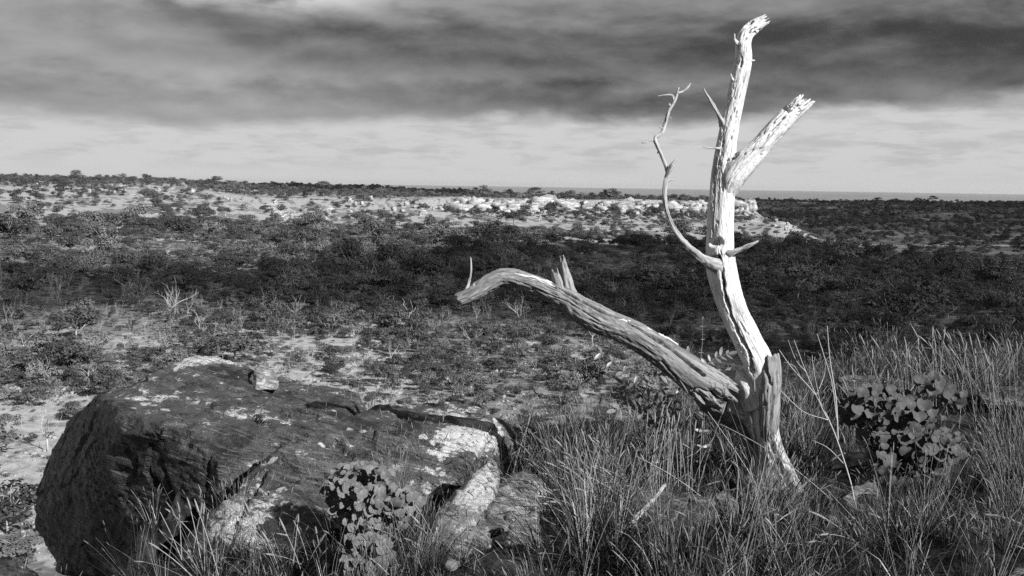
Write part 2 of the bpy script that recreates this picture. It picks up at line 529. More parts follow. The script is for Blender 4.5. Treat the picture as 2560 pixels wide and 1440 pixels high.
def near_h(x, y):
    d2 = (x[..., None] - GC[:, 0]) ** 2 + (y[..., None] - GC[:, 1]) ** 2
    wt = 1.0 / (d2 + 0.03) ** 1.5
    z = (wt * GC[:, 2]).sum(-1) / wt.sum(-1)
    r = np.hypot(x, y)
    back = np.clip(-y - 3, 0, 60) * 0.05 + np.clip(x - 12, 0, 60) * 0.03
    return z + back


def YZ(u, y, D):
    """height of a point seen at photo (u, y) at ground distance D"""
    d = FWD + (u - 1280.0) / F * RGT - (y - 720.0) / F * UPV
    return d[2] / math.hypot(d[0], d[1]) * D


_cols = {}
def _c(u, *rows):
    _cols[u] = [(45, -17.5), (80, -17.8), (130, -18.6), (200, -19.3)] + [(D, (YZ(u, y, D) if y > 0 else y)) for D, y in rows] + [(1250, -14), (2000, -40), (20000, -40)]
_c(-500, (260, 598), (330, 538), (420, 484), (480, 458), (600, 448), (900, 436), (1000, 444))
_c(0, (260, 604), (330, 546), (420, 494), (480, 468), (600, 456), (900, 444), (1000, 450))
_c(300, (260, 606), (330, 550), (420, 500), (480, 472), (600, 456), (900, 452), (1000, 458))
_c(500, (260, 610), (330, 556), (420, 514), (480, 486), (600, 466), (900, 459), (1000, 464))
_c(700, (260, 616), (330, 570), (420, 536), (450, 512), (480, 492), (600, 480), (900, 464), (1000, 468))
_c(900, (260, 622), (330, 578), (400, 548), (440, 524), (480, 498), (600, 486), (900, 469), (1000, 473))
_c(1140, (260, 628), (330, 584), (400, 552), (450, 526), (457, 520), (463, 498), (600, 492), (900, 481), (1000, 488))
_c(1300, (260, -18.6), (330, 586), (400, 556), (450, 528), (457, 522), (463, 498), (600, 496), (900, 492), (1000, 498))
_c(1500, (260, -18.6), (330, 590), (400, 560), (450, 532), (457, 524), (463, 500), (600, 501), (900, 499), (1000, 504))
_c(1700, (260, -18.8), (330, 596), (400, 566), (450, 536), (457, 526), (463, 503), (600, 506), (900, 502), (1000, 508))
_c(1850, (260, -19.0), (330, 604), (400, 572), (440, 540), (450, 524), (458, 508), (520, 520), (640, -19), (760, 540), (900, 502), (1000, 508))
_c(1950, (260, -19.2), (330, 612), (372, 582), (395, 556), (412, 551), (450, 570), (520, -20), (640, -19), (760, 540), (900, 503), (1000, 509))
_c(2050, (260, -19.6), (330, -19.4), (348, 606), (362, 602), (380, -19.6), (450, -20), (520, -20), (640, -18), (760, 535), (900, 504), (1000, 510))
_c(2150, (260, -19.8), (330, -20), (450, -20.2), (560, -19), (640, 560), (760, 526), (900, 505), (1000, 511))
_c(2560, (260, -20), (330, -20), (450, -20.2), (560, -18), (640, 550), (760, 522), (900, 511), (1000, 517))
_c(3100, (260, -20), (330, -20), (450, -20), (560, -18), (640, 560), (760, 525), (900, 512), (1000, 518))
_U = np.array(sorted(_cols))


def far_h(x, y, D):
    az = np.arctan2(x, np.maximum(y, 1e-3))
    az = np.clip(az, -0.62, 0.62)
    u = np.clip(1280 + F * np.tan(az), _U[0], _U[-1])
    Zc = np.stack([np.interp(D, [r[0] for r in _cols[k]], [r[1] for r in _cols[k]]) for k in _U], -1)
    k = np.clip(np.searchsorted(_U, u) - 1, 0, len(_U) - 2)
    t = np.clip((u - _U[k]) / (_U[k + 1] - _U[k]), 0, 1)
    t = t * t * (3 - 2 * t) * 0.5 + t * 0.5
    i = np.arange(Zc.shape[0]) if Zc.ndim == 2 else None
    a = np.take_along_axis(Zc, k[..., None], -1)[..., 0]
    b = np.take_along_axis(Zc, (k + 1)[..., None], -1)[..., 0]
    z = a * (1 - t) + b * t
    q = np.stack([x * 0.02, y * 0.02, np.zeros_like(x)], -1)
    amp = np.interp(D, [40, 90, 300, 900, 2500], [0.5, 0.8, 1.0, 1.6, 3.0])
    return z + fbm(q, 4, 3) * amp


def H(x, y, detail=True):
    x = np.asarray(x, float); y = np.asarray(y, float)
    shp = x.shape
    x = x.ravel(); y = y.ravel()
    D = np.hypot(x, y)
    out = far_h(x, y, np.maximum(D, 45))
    m = D < 120
    if m.any():
        xm, ym = x[m], y[m]
        sd = lip_sd(xm, ym)
        top = near_h(xm, ym)
        drop = np.where(sd > 0, 0.35 * np.minimum(sd, 0.5) + 1.55 * np.maximum(sd - 0.3, 0), 0)
        zn = top - drop
        if detail:
            q = np.stack([xm, ym, np.zeros_like(xm)], -1)
            zn = zn + fbm(q * 1.3, 5, 5) * 0.10 + np.where(sd > 0.3, fbm(q * 0.4, 4, 9) * 0.8, 0)
        out[m] = np.where(sd > 30, out[m], np.maximum(zn, out[m]))
    return out.reshape(shp)


def pale_field(x, y):
    """share of bare pale soil or rock on the ground (a property of the place)"""
    q = np.stack([x, y, np.zeros_like(x)], -1)
    D = np.hypot(x, y)
    n = 0.8 * fbm(q * 0.05, 4, 21) + 0.6 * fbm(q * 0.17, 3, 22) + 0.45 * fbm(q * 0.45, 2, 23)
    bias = np.interp(D, [45, 62, 90, 115, 150, 200, 260, 330, 420, 460, 520, 700, 1000], [0.12, 0.26, 0.30, 0.14, -0.10, -0.25, -0.05, 0.12, 0.24, 0.32, 0.1, -0.2, -0.25])
    u = 1280 + F * x / np.maximum(y, 1e-3)
    bias = bias + 0.6 * sstep(u, 1820, 1870) * sstep(u, 2110, 2050) * sstep(D, 335, 350) * sstep(D, 480, 450)
    bias = bias - np.where((D < 300), sstep(u, 960, 1220) * 0.55, sstep(u, 2060, 2150) * 0.3)
    return np.clip(sstep(n + bias, -0.05, 0.30), 0, 1) * sstep(D, 30, 55), D


def build_terrain():
    r = [0.6]
    while r[-1] < 19000:
        k = 1.016 if r[-1] < 30 else (1.02 if r[-1] < 900 else 1.05)
        r.append(r[-1] * k)
    r = np.array(r)
    a1 = np.radians(np.arange(-33, 33.01, 0.19))
    a2 = np.radians(np.arange(35, 325.1, 2.5))
    a = np.concatenate([a1, a2])
    Rg, Ag = np.meshgrid(r, a, indexing='ij')
    x, y = Rg * np.sin(Ag), Rg * np.cos(Ag)
    z = H(x, y)
    V = np.stack([x, y, z], -1).reshape(-1, 3)
    Q = grid_faces(len(r), len(a))[:, ::-1]
    V = np.vstack([V, [[0, 0, float(H(np.array([0.01]), np.array([0.01]))[0])]]])
    j = np.arange(len(a)); j2 = (j + 1) % len(a)
    T = np.stack([np.full(len(a), len(V) - 1), j2, j], 1)
    m, nt, b, o = new_mat('ground')
    p = attr(nt, 'pale').outputs['Fac']
    nr = attr(nt, 'near').outputs['Fac']
    geo = nt.n('ShaderNodeNewGeometry')
    pos = geo.outputs['Position']
    f1 = nt.noise(pos, 0.9, 8.0, 0.68, 0.4)
    f2 = nt.noise(pos, 7.0, 6.0, 0.65, 0.2)
    base = nt.mix(nt.ss(f1, 0.35, 0.65), 0.10, 0.23)
    sand = nt.m('MULTIPLY', nt.mix(nt.ss(f1, 0.3, 0.7), 0.20, 0.38), nt.m('MULTIPLY_ADD', f2, 0.8, 0.6))
    v = nt.mix(nt.ss(nt.m('MULTIPLY_ADD', nt.m('SUBTRACT', f1, 0.5), 1.1, p), 0.25, 0.75), base, sand)
    soil = nt.mix(nt.ss(f2, 0.35, 0.7), 0.010, 0.04)
    v = nt.mix(nr, v, soil)
    plain = nt.mix(nt.noise(nt.scale(pos, (0.0006, 0.0022, 0.0)), 1.0, 4.0, 0.6), 0.10, 0.24)
    v = nt.mix(attr(nt, 'plain').outputs['Fac'], v, plain)
    nt.link(grey(nt, v), b.inputs['Base Color'])
    b.inputs['Roughness'].default_value = 0.95
    b.inputs['Specular IOR Level'].default_value = 0.05
    bump(nt, b, nt.m('ADD', f1, nt.m('MULTIPLY', f2, 0.3)), 0.7, 0.12)
    me = make_mesh('ground', V, Q, T, True, (m,))
    pl, D = pale_field(V[:, 0], V[:, 1])
    sd = lip_sd(V[:, 0], V[:, 1])
    near = np.where(D < 120, 1 - sstep(sd, -0.2, 6.0), 0)
    add_attr(me, 'pale', pl); add_attr(me, 'near', near); add_attr(me, 'plain', sstep(D, 950, 1500))
    tag(link('ground', me), 'rough ground of the hilltop, the valley and the plain beyond', None, None, 'structure')


build_terrain()

# haze over the far plain
def box_mesh(name, lo, hi):
    x0, y0, z0 = lo; x1, y1, z1 = hi
    V = [(x0, y0, z0), (x1, y0, z0), (x1, y1, z0), (x0, y1, z0), (x0, y0, z1), (x1, y0, z1), (x1, y1, z1), (x0, y1, z1)]
    return make_mesh(name, V, [(0, 3, 2, 1), (4, 5, 6, 7), (0, 1, 5, 4), (1, 2, 6, 5), (2, 3, 7, 6), (3, 0, 4, 7)], None, False)


def build_haze():
    m = bpy.data.materials.new('haze_air'); m.use_nodes = True
    t = m.node_tree; t.nodes.clear()
    nt = NT(t)
    o = nt.n('ShaderNodeOutputMaterial')
    v = nt.n('ShaderNodeVolumePrincipled')
    v.inputs['Color'].default_value = (0.85, 0.85, 0.85, 1)
    v.inputs['Density'].default_value = 3.5e-5
    v.inputs['Anisotropy'].default_value = 0.2
    nt.link(v.outputs[0], o.inputs['Volume'])
    me = box_mesh('haze', (-20500, -20500, -48), (20500, 20500, 28))
    me.materials.append(m)
    tag(link('haze', me), 'thin pale haze in the air over the far plain', None, None, 'stuff')


build_haze()


# broken low cloud behind and to the right of the viewpoint; its shadow lies across the valley
def cloud_mesh(name, outline, alt, thick, seed):
    """a flattened lumpy cloud over a ground outline (shadow polygon), lifted along the sun direction"""
    outline = np.asarray(outline, float)
    t = (alt + 19.0) / SUN[2]
    off = SUN * t
    lo, hi = outline.min(0) - 30, outline.max(0) + 30
    st = 11.0
    gx, gy = np.meshgrid(np.arange(lo[0], hi[0], st), np.arange(lo[1], hi[1], st), indexing='ij')
    # inside distance
    best = np.full(gx.shape, 1e9); ins = np.zeros(gx.shape, bool)
    n = len(outline)
    for k in range(n):
        a, b = outline[k], outline[(k + 1) % n]
        ab = b - a
        tt = np.clip(((gx - a[0]) * ab[0] + (gy - a[1]) * ab[1]) / (ab @ ab), 0, 1)
        best = np.minimum(best, np.hypot(gx - a[0] - tt * ab[0], gy - a[1] - tt * ab[1]))
        cond = (a[1] > gy) != (b[1] > gy)
        xi = a[0] + (gy - a[1]) / (b[1] - a[1] + 1e-12) * (b[0] - a[0])
        ins ^= cond & (gx < xi)
    sd = np.where(ins, best, -best)
    q = np.stack([gx * 0.02, gy * 0.02, np.zeros_like(gx)], -1)
    sd = sd + fbm(q, 4, seed) * 34
    on = sd > 0
    h = np.sqrt(np.clip(sd, 0, 60) / 60.0)
    top = h * thick * (0.7 + 0.5 * fbm(q * 2, 4, seed + 3)) + 1
    bot = -h * thick * 0.25 - 1
    n0, n1 = gx.shape
    Vt = np.stack([gx, gy, top], -1).reshape(-1, 3); Vb = np.stack([gx, gy, bot], -1).reshape(-1, 3)
    V = np.vstack([Vt, Vb]) + off + np.array([0, 0, -19.0])
    i, j = np.meshgrid(np.arange(n0 - 1), np.arange(n1 - 1), indexing='ij')
    keep = on[:-1, :-1] & on[1:, :-1] & on[:-1, 1:] & on[1:, 1:]
    i, j = i[keep], j[keep]
    a, b, c, d = i * n1 + j, (i + 1) * n1 + j, (i + 1) * n1 + j + 1, i * n1 + j + 1
    N = n0 * n1
    Q = [np.stack([a, b, c, d], 1), np.stack([d, c, b, a], 1) + N]
    # rim walls
    kk = np.zeros((n0 + 1, n1 + 1), bool); kk[1:n0, 1:n1] = keep
    for (di, dj, e0, e1) in ((-1, 0, (0, 1), (0, 0)), (1, 0, (1, 0), (1, 1)), (0, -1, (0, 0), (1, 0)), (0, 1, (1, 1), (0, 1))):
        nb = kk[i + 1 + di, j + 1 + dj]
        ii, jj = i[~nb], j[~nb]
        p0 = (ii + e0[0]) * n1 + jj + e0[1]; p1 = (ii + e1[0]) * n1 + jj + e1[1]
        Q.append(np.stack([p0, p1, p1 + N, p0 + N], 1))
    me = make_mesh(name, V, np.concatenate(Q), None, True, (M['cloud'],))
    bm = bmesh.new(); bm.from_mesh(me)
    bmesh.ops.delete(bm, geom=[v for v in bm.verts if not v.link_faces], context='VERTS')
    bmesh.ops.recalc_face_normals(bm, faces=bm.faces)
    bm.to_mesh(me); bm.free()
    return me


def mat_cloud():
    """thin cloud: scatters most of the light and lets a part through"""
    m, nt, b, o = new_mat('cloud_vapour')
    b.inputs['Base Color'].default_value = (0.9, 0.9, 0.9, 1); b.inputs['Roughness'].default_value = 1.0
    t = nt.n('ShaderNodeBsdfTransparent'); mx = nt.n('ShaderNodeMixShader'); mx.inputs[0].default_value = 0.51
    nt.link(b.outputs[0], mx.inputs[1]); nt.link(t.outputs[0], mx.inputs[2]); nt.link(mx.outputs[0], o.inputs['Surface'])
    return m


M['cloud'] = mat_cloud()


def ground_pts(lst):
    out = []
    for u, D in lst:
        az = math.atan((u - 1280) / F)
        out.append((D * math.sin(az), D * math.cos(az)))
    return out


# shadow outlines given as (direction as photo column, ground distance)
tag(link('cloud', cloud_mesh('cloud', ground_pts([(-900, 140), (0, 143), (400, 150), (800, 147), (1200, 142), (1400, 128), (1700, 118), (2000, 98), (2300, 78), (3300, 60), (4200, 120),
                                                   (3600, 300), (2800, 395), (2200, 325), (2080, 292), (1900, 292), (1600, 285), (1300, 262), (1150, 200), (800, 180), (600, 182), (300, 194), (-100, 198), (-900, 198)]), 420, 60, 31)),
    'long low cloud whose shadow band crosses the valley', None, None, 'structure')
tag(link('cloud', cloud_mesh('cloud', ground_pts([(2130, 430), (2240, 410), (3000, 420), (4000, 700), (3600, 1500), (2600, 1700), (1900, 1500), (1500, 1250), (1150, 1150), (700, 1050), (560, 800), (800, 660),
                                                   (1100, 640), (1300, 760), (1600, 640), (1850, 580), (1960, 500)]), 520, 80, 37)),
    'broad low cloud whose shadow covers the far plateau', None, None, 'structure')


# ------------------------------------------------------------------ rocks
def hull_mesh(pts):
    bm = bmesh.new()
    for p in pts: bm.verts.new(p)
    r = bmesh.ops.convex_hull(bm, input=bm.verts)
    junk = list({g for g in r['geom_interior'] + r['geom_unused'] if isinstance(g, bmesh.types.BMVert)})
    if junk: bmesh.ops.delete(bm, geom=junk, context='VERTS')
    bmesh.ops.recalc_face_normals(bm, faces=bm.faces)
    return bm


def remeshed(bms, voxel, smooth_it):
    """union of closed hulls -> even quads -> rounded edges; returns verts and quads"""
    allb = bmesh.new()
    tmp = bpy.data.meshes.new('tmp')
    for b in bms:
        b.to_mesh(tmp); allb.from_mesh(tmp); b.free()
    allb.to_mesh(tmp); allb.free()
    o = bpy.data.objects.new('tmp', tmp); col.objects.link(o)
    md = o.modifiers.new('r', 'REMESH'); md.mode = 'VOXEL'; md.voxel_size = voxel
    if smooth_it:
        ms = o.modifiers.new('s', 'SMOOTH'); ms.factor = 0.5; ms.iterations = smooth_it
    dg = bpy.context.evaluated_depsgraph_get()
    ev = o.evaluated_get(dg)
    me = ev.to_mesh()
    V = np.empty(len(me.vertices) * 3); me.vertices.foreach_get('co', V); V = V.reshape(-1, 3)
    N = np.empty(len(me.vertices) * 3); me.vertices.foreach_get('normal', N); N = N.reshape(-1, 3)
    Q, T = [], []
    for p in me.polygons:
        (Q if len(p.vertices) == 4 else T).append(tuple(p.vertices))
    ev.to_mesh_clear()
    bpy.data.objects.remove(o); bpy.data.meshes.remove(tmp)
    return V, N, np.array(Q), (np.array(T) if T else None)


def seg_dist(px, py, line):
    best = np.full(px.shape, 1e9)
    line = np.asarray(line, float)
    for a, b in zip(line[:-1], line[1:]):
        ab = b[:2] - a[:2]
        t = np.clip(((px - a[0]) * ab[0] + (py - a[1]) * ab[1]) / (ab @ ab + 1e-9), 0, 1)
        best = np.minimum(best, np.hypot(px - a[0] - t * ab[0], py - a[1] - t * ab[1]))
    return best


def rock(name, hulls, mat, label, voxel=0.02, smooth_it=3, amp=0.03, seed=0, cracks=(), strata=0.012, cat='rock', group=None, pixel=True, wear_light=()):
    bms = [hull_mesh([P(*q) if pixel else q for q in h]) for h in hulls]
    V, N, Q, T = remeshed(bms, voxel, smooth_it)
    V0 = V
    n1 = fbm(V * 1.7, 4, seed)
    n2 = 1 - np.abs(fbm(V * 3.6, 4, seed + 5)) * 2.2
    n3 = fbm(V * 14, 3, seed + 9)
    bed = (V @ np.array([0.25, 0.12, 1.0])) * 15 + fbm(V * 1.2, 3, seed + 2) * 3.5
    saw = (bed - np.floor(bed)); saw = np.where(saw < 0.85, saw / 0.85, (1 - saw) / 0.15)
    fac = np.floor(pnoise(V * 2.3, seed + 40) * 5) / 5
    r_ = np.random.default_rng(seed + 500)
    chip = 0.0
    for cnt, am in ((60, 1.6), (420, 0.7)):
        S = V[r_.integers(0, len(V), cnt)] * np.array([1, 1, 1.7])
        a_ = r_.normal(0, 0.5, cnt); gdir = r_.normal(0, 1, (cnt, 3)) * (2.2 if cnt < 100 else 5.0)
        Vs = V * np.array([1, 1, 1.7]) + np.stack([fbm(V * 4, 2, seed + 70 + k) for k in range(3)], -1) * 0.05
        near_ = np.empty(len(V), int)
        for b0 in range(0, len(V), 8000):
            near_[b0:b0 + 8000] = ((Vs[b0:b0 + 8000, None] - S[None]) ** 2).sum(-1).argmin(1)
        chip = chip + am * np.clip(a_[near_] + ((Vs - S[near_]) * gdir[near_]).sum(1), -1.2, 1.2)
    fine = fbm(V @ np.array([[9.0, 0, 6], [0, 9.0, 3], [-2, -1, 34.0]]), 3, seed + 90)
    d = amp * (0.9 * n1 + 0.35 * np.clip(n2, -1, 1) + 0.25 * n3 + 0.6 * fac + 0.45 * chip + 0.28 * fine) + strata * (saw - 0.5) * (0.5 + n1)
    qx, qy, _ = to_px(V)
    facing = (N * V).sum(1) < 0.15
    wob = fbm(V * 9, 3, seed + 60) * 16
    for (line, wpx, dep) in cracks:
        dd = np.abs(seg_dist(qx, qy + wob, line))
        d = d - dep * np.exp(-(dd / wpx) ** 2) * facing
    V = V + N * d[:, None]
    c = V.mean(0); c[2] = V[:, 2].min()
    me = make_mesh(name, V - c, Q, T, True, (M[mat],))
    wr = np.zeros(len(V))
    for (ex, ey, rx, ry, am) in wear_light:           # bare rubbed or lichen-grown patches, plus lit and shaded faces put into the colour
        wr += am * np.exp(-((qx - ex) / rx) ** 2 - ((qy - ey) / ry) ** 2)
    add_attr(me, 'wear_light', wr)
    return tag(link(name, me, None, c), label, cat, group)


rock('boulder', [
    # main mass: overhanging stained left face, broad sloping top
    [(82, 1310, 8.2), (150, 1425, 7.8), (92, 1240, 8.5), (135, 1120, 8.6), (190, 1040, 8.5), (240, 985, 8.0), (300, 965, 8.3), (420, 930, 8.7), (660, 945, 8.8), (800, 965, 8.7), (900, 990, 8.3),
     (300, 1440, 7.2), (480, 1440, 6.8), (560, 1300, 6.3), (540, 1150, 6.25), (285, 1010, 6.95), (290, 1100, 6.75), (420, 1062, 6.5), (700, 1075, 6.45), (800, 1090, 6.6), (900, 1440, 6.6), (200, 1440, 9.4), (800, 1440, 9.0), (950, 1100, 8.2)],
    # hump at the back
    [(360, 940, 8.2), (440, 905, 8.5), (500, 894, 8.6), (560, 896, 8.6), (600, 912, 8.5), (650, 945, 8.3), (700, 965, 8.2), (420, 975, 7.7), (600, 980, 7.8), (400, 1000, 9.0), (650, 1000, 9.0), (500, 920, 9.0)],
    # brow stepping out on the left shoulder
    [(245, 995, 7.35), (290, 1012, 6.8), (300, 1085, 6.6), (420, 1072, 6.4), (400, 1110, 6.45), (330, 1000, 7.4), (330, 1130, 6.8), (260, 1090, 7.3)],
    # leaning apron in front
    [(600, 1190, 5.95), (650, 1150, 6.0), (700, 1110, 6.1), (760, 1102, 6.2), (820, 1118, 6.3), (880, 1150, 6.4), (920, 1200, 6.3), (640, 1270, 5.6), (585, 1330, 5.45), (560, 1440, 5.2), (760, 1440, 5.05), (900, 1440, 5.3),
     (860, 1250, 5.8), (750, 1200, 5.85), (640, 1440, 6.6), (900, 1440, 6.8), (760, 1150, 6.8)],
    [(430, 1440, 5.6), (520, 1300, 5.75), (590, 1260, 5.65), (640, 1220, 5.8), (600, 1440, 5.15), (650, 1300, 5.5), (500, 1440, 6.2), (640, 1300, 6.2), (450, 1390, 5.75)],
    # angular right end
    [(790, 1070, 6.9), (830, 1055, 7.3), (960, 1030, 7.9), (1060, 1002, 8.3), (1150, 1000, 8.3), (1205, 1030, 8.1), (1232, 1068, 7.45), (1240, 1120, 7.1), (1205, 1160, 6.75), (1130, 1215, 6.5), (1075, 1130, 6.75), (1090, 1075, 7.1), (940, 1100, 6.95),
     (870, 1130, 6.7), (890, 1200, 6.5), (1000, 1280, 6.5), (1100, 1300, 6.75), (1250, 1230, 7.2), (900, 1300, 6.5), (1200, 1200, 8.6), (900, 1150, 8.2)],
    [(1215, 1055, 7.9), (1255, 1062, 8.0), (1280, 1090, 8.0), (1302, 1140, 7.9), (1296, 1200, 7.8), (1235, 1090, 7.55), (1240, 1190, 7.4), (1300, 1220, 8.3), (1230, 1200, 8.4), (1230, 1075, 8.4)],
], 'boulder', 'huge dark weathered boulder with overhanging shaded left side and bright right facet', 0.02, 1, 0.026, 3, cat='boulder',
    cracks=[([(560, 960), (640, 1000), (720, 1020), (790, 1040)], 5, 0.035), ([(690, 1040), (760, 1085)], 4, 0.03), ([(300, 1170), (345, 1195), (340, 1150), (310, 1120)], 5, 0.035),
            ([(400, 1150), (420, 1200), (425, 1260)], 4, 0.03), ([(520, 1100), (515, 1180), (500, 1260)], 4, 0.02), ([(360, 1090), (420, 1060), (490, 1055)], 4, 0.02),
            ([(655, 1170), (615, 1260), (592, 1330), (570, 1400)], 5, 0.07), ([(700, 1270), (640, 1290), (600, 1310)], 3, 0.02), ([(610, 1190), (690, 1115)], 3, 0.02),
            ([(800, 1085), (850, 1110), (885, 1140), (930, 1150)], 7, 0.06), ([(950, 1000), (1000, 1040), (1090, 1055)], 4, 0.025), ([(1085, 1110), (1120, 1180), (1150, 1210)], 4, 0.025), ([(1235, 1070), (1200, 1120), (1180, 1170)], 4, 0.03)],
    wear_light=[(1170, 1095, 80, 32, 2.6), (1110, 1150, 50, 40, 0.5), (640, 1340, 110, 80, 0.75), (700, 1240, 80, 50, 0.5), (525, 900, 110, 13, 1.1), (600, 1045, 150, 20, 0.3), (400, 1000, 90, 10, 0.5), (640, 1150, 50, 30, 0.5), (760, 1120, 70, 25, 0.5), (1120, 1035, 80, 20, 0.6),  # first patch paints sunlight onto the right facet
          (900, 1060, 90, 18, 0.3), (180, 1230, 120, 190, -1.6), (420, 1200, 140, 90, -0.8)])  # left and front faces: dark varnish plus their shade painted in
rock('rock', [[(1120, 1256, 5.95), (1150, 1221, 6.05), (1210, 1154, 6.2), (1225, 1141, 6.2), (1246, 1158, 6.2), (1244, 1226, 6.05), (1200, 1316, 5.7), (1140, 1356, 5.4), (1080, 1396, 5.2), (1010, 1416, 5.1), (1050, 1336, 5.55), (1250, 1306, 6.5), (1100, 1426, 6.2), (1240, 1186, 6.5)]], 'slab', 'pale wedge of rock with a sharp bright peak at the foot of the boulder', 0.012, 1, 0.016, 31, wear_light=[(1200, 1220, 70, 70, 0.8)])
rock('rock', [[(1200, 1272, 5.9), (1260, 1202, 6.3), (1290, 1180, 6.4), (1325, 1177, 6.4), (1365, 1212, 6.3), (1372, 1262, 6.1), (1330, 1292, 5.7), (1270, 1322, 5.5), (1190, 1342, 5.4), (1370, 1322, 6.4), (1250, 1362, 6.3), (1330, 1212, 6.8)]], 'pale_rock', 'rounded rock with a pointed crest among grass right of the pale wedge', 0.014, 2, 0.014, 37)
rock('rock', [[(1255, 1390, 4.75), (1262, 1340, 4.9), (1290, 1290, 5.15), (1340, 1280, 5.3), (1350, 1320, 5.1), (1330, 1390, 4.7), (1300, 1410, 5.3), (1350, 1390, 5.3)]], 'pale_rock', 'upright slab of rock in grass at the bottom edge of the picture', 0.012, 2, 0.012, 41)
rock('rock', [[(1115, 1396, 4.75), (1140, 1351, 4.9), (1170, 1318, 5.05), (1205, 1314, 5.1), (1225, 1341, 5.0), (1225, 1396, 4.7), (1180, 1406, 5.3), (1240, 1396, 5.2)]],
     'pale_rock', 'small pale rock with one dark side at the bottom edge of the picture', 0.01, 2, 0.01, 43)
rock('rock', [[(1560, 1272, 5.6), (1570, 1242, 5.8), (1595, 1220, 6.0), (1630, 1218, 6.0), (1700, 1232, 6.0), (1760, 1247, 5.9), (1800, 1262, 5.8), (1790, 1302, 5.5), (1690, 1322, 5.3), (1580, 1322, 5.3), (1700, 1342, 6.2), (1590, 1342, 6.2)]], 'slab', 'long low dark rock lying in grass below the fallen limb', 0.014, 2, 0.016, 47)
rock('rock', [[(1788, 1236, 5.9), (1810, 1226, 6.0), (1830, 1236, 6.0), (1850, 1271, 5.9), (1845, 1296, 5.7), (1810, 1286, 5.7), (1830, 1306, 6.1), (1790, 1286, 6.0)]],
     'slab', 'small pale cracked stone beside the long low dark rock', 0.008, 2, 0.008, 53)
rock('rock', [[(1930, 1269, 5.9), (1960, 1244, 6.1), (2000, 1239, 6.2), (2060, 1256, 6.1), (2120, 1284, 5.9), (2080, 1324, 5.6), (1960, 1324, 5.6), (2050, 1334, 6.4), (1950, 1324, 6.4)]],
     'boulder', 'dark mossy stone right in front of the foot of the dead tree', 0.012, 2, 0.012, 59)
rock('rock', [[(2030, 1200, 6.6), (2050, 1170, 6.8), (2100, 1180, 6.8), (2140, 1215, 6.5), (2110, 1240, 6.3), (2060, 1235, 6.4), (2120, 1260, 6.9), (2050, 1260, 6.9)]],
     'boulder', 'grey flat-faced stone just right of the dead tree trunk', 0.012, 2, 0.01, 61)
rock('rock', [[(2105, 1250, 5.8), (2140, 1215, 6.0), (2175, 1200, 6.1), (2200, 1225, 6.0), (2215, 1270, 5.8), (2150, 1290, 5.6), (2200, 1300, 6.2), (2110, 1290, 6.2)]],
     'pale_rock', 'bright knobbly stone at the foot of the broad-leaved bush', 0.01, 2, 0.012, 67)
rock('rock', [[(2095, 945, 8.6), (2120, 937, 8.8), (2200, 952, 8.9), (2280, 955, 8.9), (2290, 985, 8.5), (2200, 1000, 8.3), (2110, 985, 8.4), (2280, 1040, 8.9), (2110, 1040, 8.9)]],
     'slab', 'flat lichened ledge on the lip of the ridge behind the broad-leaved bush', 0.016, 2, 0.016, 71)
rock('rock', [[(2440, 985, 8.0), (2480, 968, 8.3), (2560, 965, 8.4), (2680, 968, 8.4), (2680, 1010, 7.9), (2560, 1015, 7.8), (2460, 1010, 7.9), (2680, 1060, 8.5), (2450, 1060, 8.5)]],
     'slab', 'flat grey ledge at the right edge of the picture behind tall grass', 0.016, 2, 0.016, 73)
rock('rock', [[(2488, 1440, 3.6), (2495, 1424, 3.66), (2530, 1418, 3.7), (2600, 1425, 3.7), (2600, 1470, 3.55), (2500, 1465, 3.55), (2550, 1470, 3.9)]],
     'pale_rock', 'bright white stone in the bottom right corner of the picture', 0.008, 2, 0.008, 79)
rock('rock', [[(622, 950, 8.2), (640, 915, 8.25), (662, 906, 8.3), (680, 925, 8.3), (698, 950, 8.25), (692, 972, 8.05), (640, 975, 8.0), (622, 985, 8.4), (695, 985, 8.6), (658, 915, 8.55)]],
     'pale_rock', 'loose pointed stone perched behind the hump on top of the boulder', 0.01, 2, 0.01, 83)
rock('rock', [[(-60, 1440, 5.6), (-20, 1395, 6.2), (30, 1400, 6.3), (90, 1425, 6.2), (110, 1480, 5.8), (20, 1520, 5.6), (60, 1520, 6.8), (-60, 1520, 6.8)]],
     'boulder', 'dark stone low down left of the boulder at the picture corner', 0.014, 2, 0.02, 89)
for (cx, cy, dd, s, lab) in ((595, 963, 8.05, 10, 'white flake of stone lying on top of the boulder below the hump'), (483, 970, 7.95, 14, 'small pale chip of stone lying left on top of the boulder'), (1265, 1120, 7.0, 0, '')):
    if s: rock('stone_chip', [[(cx - s, cy, dd), (cx, cy - s * 0.5, dd + .03), (cx + s, cy - s * 0.2, dd), (cx + s * .5, cy + s * .5, dd - .03), (cx - s * .5, cy + s * .5, dd - .02), (cx, cy + s * .4, dd + .08)]], 'pale_rock', lab, 0.004, 1, 0.003, 90 + s, cat='stone')
